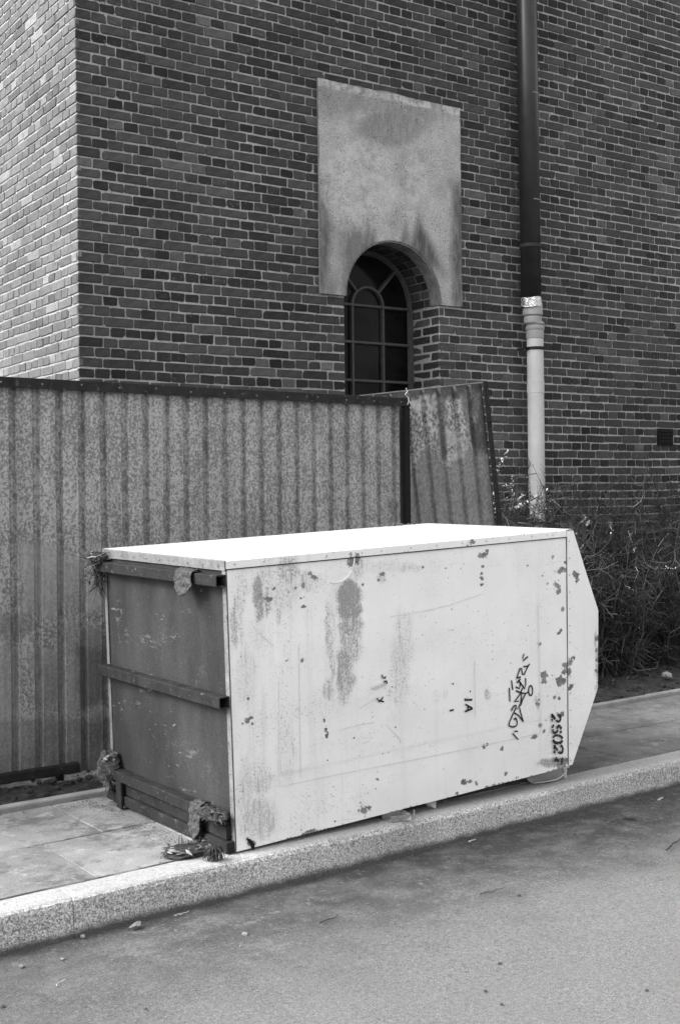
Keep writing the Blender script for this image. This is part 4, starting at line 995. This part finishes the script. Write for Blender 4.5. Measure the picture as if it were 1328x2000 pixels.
def over_bar(y0, y1, zc, front, rnd, back=.0):
    rows_ = []
    for f in np.linspace(0, 1, 6):
        y = y0 + (y1 - y0) * f; fr = front(f)
        rows_.append([bworld([-.012, y, zc + .028 - back]), bworld([-.03, y, zc + .034 + rnd.uniform(0, .008)]), bworld([-.058, y, zc + .028]), bworld([-.064, y + rnd.uniform(-.008, .008), zc]), bworld([-.066, y + rnd.uniform(-.01, .01), zc - fr * .5]), bworld([-.064 - rnd.uniform(0, .015), y + rnd.uniform(-.012, .012), zc - fr])])
    return rows_
Rg = random.Random(9)
rag('rag', over_bar(.17, .31, 1.112, lambda f: .035 + .040 * math.sin(f * 2.9), Rg), 'grey crumpled rag slung over the upper bar near the white side', 'rag', 1)
rag('rag', over_bar(BW + .01, BW + .08, 1.112, lambda f: .07 + .02 * math.sin(f * 5), Rg), 'pale speckled cloth scrap hung on the upper bar by the fence', 'rag', 2)
rag('rag', over_bar(BW - .10, BW + .0, .16, lambda f: .03 + .09 * (1 - f), Rg, -.04), 'pleated cloth scrap draped on the straw bundle at the lowest bar', 'rag', 3)
rag('rag', over_bar(.17, .26, .135, lambda f: .07 + .05 * math.sin(f * 3.1), Rg), 'torn cloth strip hanging from the lowest bar over its foot bracket', 'rag', 4)
# heap on the pavement by the near corner
g0 = on_level(372, 1668, .1425); clump('leaf_heap', g0 + np.array([0, 0, .016]), .13, .085, .022, 40, 70, ('moss', 'stick', 'leaf_dry'), 'small heap of dead leaves and twigs beside the container corner on the pavement', 'leaves', 12, .0, (.04, .10), True, 12)
g0 = on_level(268, 1566, .1425); clump('dirt_heap', g0 + np.array([0, 0, .005]), .09, .16, .018, 50, 12, ('soil', 'stick', 'leaf_dry'), 'swept dirt heap on the slabs below the straw bundle', 'dirt', 13, 0, (.03, .07), True, 5)
# frond-like dark tuft
g0 = on_level(418, 1682, .1425); mb = MB(); Rr = random.Random(21)
for k in range(70):
    a = math.radians(Rr.uniform(120, 380)); L = Rr.uniform(.008, .040); hh = Rr.uniform(.03, .06); x0_, y0_ = Rr.gauss(0, .008), Rr.gauss(0, .008)
    pts = [np.array([x0_ + L * math.cos(a) * q_ ** .6, y0_ + L * math.sin(a) * q_ ** .6, hh * (1 - q_ ** 1.8) + .003]) for q_ in (0, .25, .55, .8, 1)]; mb.tube(pts, [.002, .0034, .003, .002, .001], 4, False)
o = mb.make('withered_tuft', 'stick', None, label='dark withered plant tuft drooping at the near corner of the container', cat='plant'); o.location = g0
# dirt drift along the foot of the container on the slabs
mb = MB()
for k in range(900):
    y = 4.27 + random.random() * 1.15; x = 2.665 - abs(random.gauss(0, .05)); r = random.uniform(.001, .0042)
    pebble(mb, (x, y, .1425 + r * .2), r, .5, k)
for k in range(260):
    x = random.uniform(.9, 9); y = random.choice((random.gauss(5.44, .025), random.gauss(4.85, .03), random.uniform(4.3, 5.4))); 
    if 2.6 < x < 4.95: continue
    r = random.uniform(.0015, .005); pebble(mb, (x, y, .1430 + r * .2), r, .6, k)
mb.make('pavement_grit', 'soil', None, kind='stuff', label='dirt crumbs drifted along the foot of the container and slab joints', cat='dirt')

# rubbish jammed under the container
p0 = on_level(787, 1600, .146); mb = MB()
mb.raw([(-.075, -.01, .0), (.02, -.028, .0), (.03, .05, .0), (-.07, .06, .0), (-.085, -.016, .028), (.018, -.034, .022), (.034, .05, .03), (-.07, .06, .03)], [(0, 1, 2, 3), (0, 4, 5, 1), (1, 5, 6, 2), (3, 2, 6, 7)])
mb.raw([(-.03, -.03, .004), (.02, -.034, .018), (.005, -.042, .034), (-.02, -.040, .020), (.0, -.055, .004)], [(0, 1, 2, 3), (0, 4, 1)])
mb.raw([(.03, -.028, .0), (.055, -.018, .0), (.055, -.018, .036), (.047, -.022, .036), (.047, -.022, .006), (.03, -.028, .006)], [(0, 1, 2, 3, 4, 5)])
o = mb.make('crushed_carton', 'card', None, label='crushed dark carton jammed under the container on the kerb', cat='carton'); o.location = p0; k = o.modifiers.new('solid', 'SOLIDIFY'); k.thickness = .002
p0 = on_level(846, 1580, .146); mb = MB(); mb.raw([(-.03, .02, .03), (.03, .01, .034), (.004, -.012, .002), (-.01, .03, .004), (.026, .03, .004)], [(0, 2, 1), (0, 3, 2), (2, 4, 1)])
o = mb.make('plastic_scrap', 'plastic_pale', None, label='folded pale plastic scrap poking out under the middle of the container', cat='plastic scrap'); o.location = p0; k = o.modifiers.new('solid', 'SOLIDIFY'); k.thickness = .002
# sole-like bent sheet under the raised corner
p0 = on_level(1075, 1527, .145); n = 20; V = []
for i in range(n + 1):
    f = i / n; x = -.115 + .26 * f; wd = .055 * math.sin(math.pi * min(1, .12 + f * .85)) ** .6; lift = .0 + .06 * max(0, f - .45) ** 1.6
    for j in range(7):
        g = j / 6; V.append((x, -wd + 2 * wd * g + .03, .004 + lift + .045 * (g - .3) ** 2 + .05 * max(0, f - .55) * g))
o = mesh_obj('bent_plastic_sheet', V, grid(7, n + 1), 'plastic_pale', None, smooth=True, label='curled pale plastic sheet wedged under the raised corner of the container', cat='plastic sheet'); o.location = p0; k = o.modifiers.new('solid', 'SOLIDIFY'); k.thickness = .004
p0 = on_level(1103, 1520, .144); mb = MB(); mb.tube([(-.02, .0, .052), (.03, .005, .055)], [.011, .010], 10); mb.tube([(.0, .0, .0), (.0, .0, .052)], .010, 8)
o = mb.make('white_peg', 'pvc', None, label='short white peg standing under the raised container corner', cat='peg'); o.location = p0

# ------------------------------------------------------------------ shrubs
def shrub(c, h, spread, nst, seed, label, group=None, buds=0, name='bare_shrub', lean=(0, 0)):
    Rr = random.Random(seed); root = empty(name, tuple(c), label=label, cat='shrub', group=group)
    mb = MB(); tn = []; mb2 = MB()
    def add(pts, r0, r1, n, tone):
        b = len(mb.V); mb.tube(pts, list(np.linspace(r0, r1, len(pts))), n, False); tn.extend([tone] * (len(mb.V) - b))
    tips = []
    for k in range(nst):
        th = Rr.uniform(0, 6.283); sp = spread * Rr.uniform(.15, 1.0); hh = h * Rr.uniform(.45, 1.05)
        b0_ = np.array([Rr.gauss(0, .09), Rr.gauss(0, .09), -.03]); tip = np.array([sp * math.cos(th) + lean[0], sp * math.sin(th) + lean[1], hh]); mid = b0_ * .6 + tip * .4 + np.array([Rr.gauss(0, .06), Rr.gauss(0, .06), .1 * hh])
        pts = [b0_ * (1 - f) ** 2 + 2 * mid * f * (1 - f) + tip * f * f + (np.array([Rr.gauss(0, .024) for _ in range(3)]) if 0 < f < 1 else 0) for f in np.linspace(0, 1, 7)]
        tone = Rr.choice((.5, .6, .7, .8, .9, 1, 1, 1.1, 1.2, 1.4, 1.6, 2.2, 3.0)); add(pts, .0085 * Rr.uniform(.6, 1.3), .0018, 4, tone)
        for q in range(12):
            f = Rr.uniform(.08, .95); i = int(f * 6); p = pts[i] + (pts[i + 1] - pts[i]) * (f * 6 - i)
            d = np.array([Rr.gauss(0, 1), Rr.gauss(0, 1), Rr.gauss(.12, .75)]); d /= np.linalg.norm(d); L = Rr.uniform(.10, .34) * (1.1 - .5 * f)
            cv = np.array([Rr.gauss(0, .25), Rr.gauss(0, .25), Rr.gauss(.1, .25)])
            tp = [p + d * L * g + cv * L * g * g + np.array([Rr.gauss(0, .09 * L) for _ in range(3)]) * (g > 0) for g in (0, .35, .7, 1)]; add(tp, .0038, .0014, 3, 7.0 if Rr.random() < .045 else tone * Rr.uniform(.7, 1.4)); tips.append(tp)
            for r_ in range(3):
                g = Rr.uniform(.2, .9); p2 = p + d * L * g + cv * L * g * g; d2 = d + np.array([Rr.gauss(0, .8) for _ in range(3)]); d2 /= np.linalg.norm(d2); L2 = Rr.uniform(.05, .2)
                tp2 = [p2, p2 + d2 * L2 * .5 + cv * L2 * .2, p2 + d2 * L2]; add(tp2, .0026, .0012, 3, 6.0 if Rr.random() < .045 else tone * Rr.uniform(.7, 1.4))
    mesh_obj('stems', mb.V, mb.F, 'twig', root, {'tone': tn}, kind='stuff')
    nb = 0
    for k in range(buds):
        tp = Rr.choice(tips)
        if tp[-1][2] < h * .5: continue
        for q in range(9):
            p = tp[1] + (tp[-1] - tp[1]) * q / 8 + np.array([Rr.gauss(0, .006) for _ in range(3)]); r = Rr.uniform(.005, .0095)
            a = np.array([Rr.gauss(0, 1) for _ in range(3)]); a /= np.linalg.norm(a); b = np.cross(a, (0.3, .2, 1)); b /= np.linalg.norm(b)
            mb2.raw([p - a * r * 1.7, p + b * r, p + a * r * 1.4, p - b * r * .7, p + np.cross(a, b) * r * .6], [(0, 1, 4), (1, 2, 4), (2, 3, 4), (3, 0, 4)])
    for k in range(26):   # last year's leaves caught low in the stems
        tp = Rr.choice(tips); p = tp[2]; r = Rr.uniform(.006, .016); a = np.array([Rr.gauss(0, 1) for _ in range(3)]); a /= np.linalg.norm(a); b = np.cross(a, (0.3, .2, 1)); b /= np.linalg.norm(b)
        if Rr.random() < .5: mb2.raw([p - a * r * 1.6, p + b * r * .7, p + a * r * 1.6, p - b * r * .7], [(0, 1, 2, 3)])
    if mb2.V: mesh_obj('buds', mb2.V, mb2.F, 'bud' if buds else 'leaf_pale', root, kind='stuff')
    return root
SH = [(6.5, 6.35, 1.30, .42, 46), (6.85, 6.25, 1.15, .45, 46), (7.2, 6.7, 1.40, .50, 52), (7.5, 6.25, 1.05, .42, 44), (7.85, 6.7, 1.45, .50, 52), (8.2, 6.3, 1.10, .42, 44), (8.65, 6.7, 1.45, .5, 50), (9.1, 6.4, 1.2, .45, 40), (6.95, 7.1, 1.55, .45, 44), (7.7, 7.15, 1.6, .45, 46), (8.5, 7.15, 1.6, .5, 46), (9.4, 6.95, 1.6, .5, 46), (10.0, 6.6, 1.5, .5, 40)]
for i, (x, y, h, sp, n) in enumerate(SH):
    shrub((x, y, soil_z(x, y) + .01), h, sp, n, 100 + i, 'bare dark twiggy shrub in the bed before the brick wall', 'shrubs in the bed before the wall')
shrub((6.78, 6.55, .2), 1.6, .26, 18, 300, 'budding shrub with pale dots beside the downpipe foot', None, 150, 'budding_shrub', (-.04, .0))
shrub((7.45, 6.75, .2), 1.55, .35, 16, 301, 'pale-budded shrub rising behind the container nose', None, 90, 'budding_shrub')
shrub((8.0, 6.45, .2), 1.2, .4, 12, 302, 'low pale-budded shrub among the bare shrubs right of the container', None, 40, 'budding_shrub')
# straggly shoots standing above the shrubs
# dead leaves and paper scraps under the shrubs
mb = MB(); Rr = random.Random(77)
for k in range(900):
    x = Rr.uniform(5.6, 9.6); y = Rr.uniform(5.95, 7.3); z = soil_z(x, y) + Rr.uniform(.0, .05); a = np.array([Rr.gauss(0, 1), Rr.gauss(0, 1), Rr.gauss(0, .4)]); a /= np.linalg.norm(a); b = np.cross(a, (Rr.gauss(0, .3), Rr.gauss(0, .3), 1)); b /= np.linalg.norm(b); r = Rr.uniform(.012, .03); p = np.array([x, y, z])
    mb.raw([p - a * r, p + b * r * .5, p + a * r, p - b * r * .5, p + np.array([0, 0, r * .3])], [(0, 1, 4), (1, 2, 4), (2, 3, 4), (3, 0, 4)])
mb.make('leaf_litter', 'leaf_dry', None, kind='stuff', label='dead leaves lying under the bare shrubs', cat='leaves')
for k, (x, y, Yp) in enumerate(((1180, 1140, 6.35), (1187, 1193, 6.3), (1245, 1163, 6.35), (1310, 1122, 6.45), (1222, 1267, 6.2))):
    p = on_plane(x, y, (0, Yp, 0), (0, 1, 0)); Rr = random.Random(k + 50); mb = MB(); V = [(Rr.gauss(0, .006) + .026 * math.cos(t_) * Rr.uniform(.5, 1.3), Rr.gauss(0, .01), .018 * math.sin(t_) * Rr.uniform(.4, 1.3)) for t_ in [i * 1.047 for i in range(6)]] + [(0, -.012, 0)]
    mb.raw(V, [(i, (i + 1) % 6, 6) for i in range(6)]); o = mb.make('paper_scrap', 'leaf_pale', None, label='pale crumpled scrap caught among the shrub twigs', cat='litter', group='scraps caught in the shrubs'); o.location = p
# a big stone on the soil
p = on_level(1302, 1322, .2); mb = MB(); pebble(mb, (0, 0, .012), .045, .6, 5); o = mb.make('field_stone', 'stone', None, label='fist-sized pale stone on the bed soil before the shrubs', cat='stone'); o.location = p

# ------------------------------------------------------------------ litter on the road
Rr = random.Random(31)
def stick(x0, y0, x1, y1, mat, label, r=.0025, group=None, cat='twig', nm='fallen_twig'):
    a = on_level(x0, y0, .005); b = on_level(x1, y1, .005); mb = MB(); n = 7
    pts = [(b - a) * i / n + np.array([Rr.gauss(0, .004), Rr.gauss(0, .004), Rr.uniform(0, .004)]) for i in range(n + 1)]; mb.tube(pts, list(np.linspace(r, r * .5, n + 1)), 5)
    o = mb.make(nm, mat, None, label=label, cat=cat, group=group); o.location = a; return o
stick(340, 1790, 370, 1781, 'stick_pale', 'pale bent twig lying at the foot of the granite kerb')
stick(625, 1806, 662, 1787, 'stick', 'thin dark curved twig lying on the asphalt')
stick(1300, 1662, 1328, 1640, 'stick', 'thick dark twig on the asphalt at the far kerb stretch', .004)
stick(940, 1748, 985, 1735, 'stick', 'long dark twig lying flat on the asphalt', .002)
stick(915, 1645, 931, 1641, 'pvc', 'white cigarette butt in the gutter', .004, None, 'cigarette butt', 'cigarette_butt')
stick(1286, 1563, 1296, 1559, 'pvc', 'pale cigarette butt beyond the container in the gutter', .0045, None, 'cigarette butt', 'cigarette_butt')
stick(110, 1925, 128, 1915, 'stick_pale', 'short pale straw stalk on the open asphalt', .002)
def flat_leaf(x, y, r, label, mat='leaf_pale'):
    p = on_level(x, y, .004); mb = MB(); V = []
    for i in range(8):
        a = i * math.pi / 4; q = r * Rr.uniform(.6, 1.2); V.append((q * 1.4 * math.cos(a), q * .7 * math.sin(a), .004 + .35 * r * abs(math.sin(a + 1)) * Rr.uniform(.4, 1.2)))
    mb.raw(V + [(0, 0, .002)], [(i, (i + 1) % 8, 8) for i in range(8)]); o = mb.make('dry_leaf', mat, None, label=label, cat='leaf'); o.location = p; o.rotation_euler = (0, 0, Rr.uniform(0, 6))
flat_leaf(266, 1812, .028, 'curled pale leaf on the asphalt close to the kerb stone joint')
flat_leaf(1225, 1598, .03, 'flattened pale leaf on dark gutter asphalt beyond the container', 'leaf_dry')
for (x, y, r, mt, lb) in ((478, 1827, .017, 'stone', 'pale angular stone chip lying on the asphalt road'), (162, 1831, .017, 'stone', 'pale lump of mortar below the kerb joint'), (42, 1890, .016, 'stone', 'pale flat pebble near the gutter on the asphalt'), (220, 1877, .009, 'stone', None), (976, 1885, .012, 'dark_stone', None), (122, 1875, .010, 'stone', None), (948, 1938, .010, 'dark_stone', None), (980, 1964, .009, 'dark_stone', None), (1013, 1751, .012, 'dark_stone', None), (1263, 1936, .008, 'dark_stone', None), (470, 1850, .009, 'stone', None), (5, 1968, .010, 'dark_stone', None), (285, 1973, .008, 'dark_stone', None)):
    r *= .72; p = on_level(x, y, .002); mb = MB(); pebble(mb, (0, 0, r * .3), r, .6, int(x)); g = None
    if lb is None: lb = 'tiny dark pebble lying on the asphalt road' if mt == 'dark_stone' else 'tiny pale pebble lying on the asphalt road'; g = 'pebbles on the road'
    o = mb.make('pebble', mt, None, label=lb, cat='stone', group=g); o.location = p
for nm, mt, cnt in (('road_grit', 'stone', 500), ('road_dust_crumbs', 'dark_stone', 700)):
    mb = MB()
    for k in range(cnt):
        x = Rr.uniform(1.0, 8); y = 4.1 - Rr.random() ** 1.8 * 2.4; r = Rr.uniform(.001, .0028); z = float((fbm(x * 1.3, y * 1.3, 4) - .47) * .022)
        pebble(mb, (x, y, z + r * .3), r, .6, k)
    mb.make(nm, mt, None, kind='stuff', label='pale grit scattered over the asphalt' if mt == 'stone' else 'dark crumbs scattered over the asphalt', cat='grit')
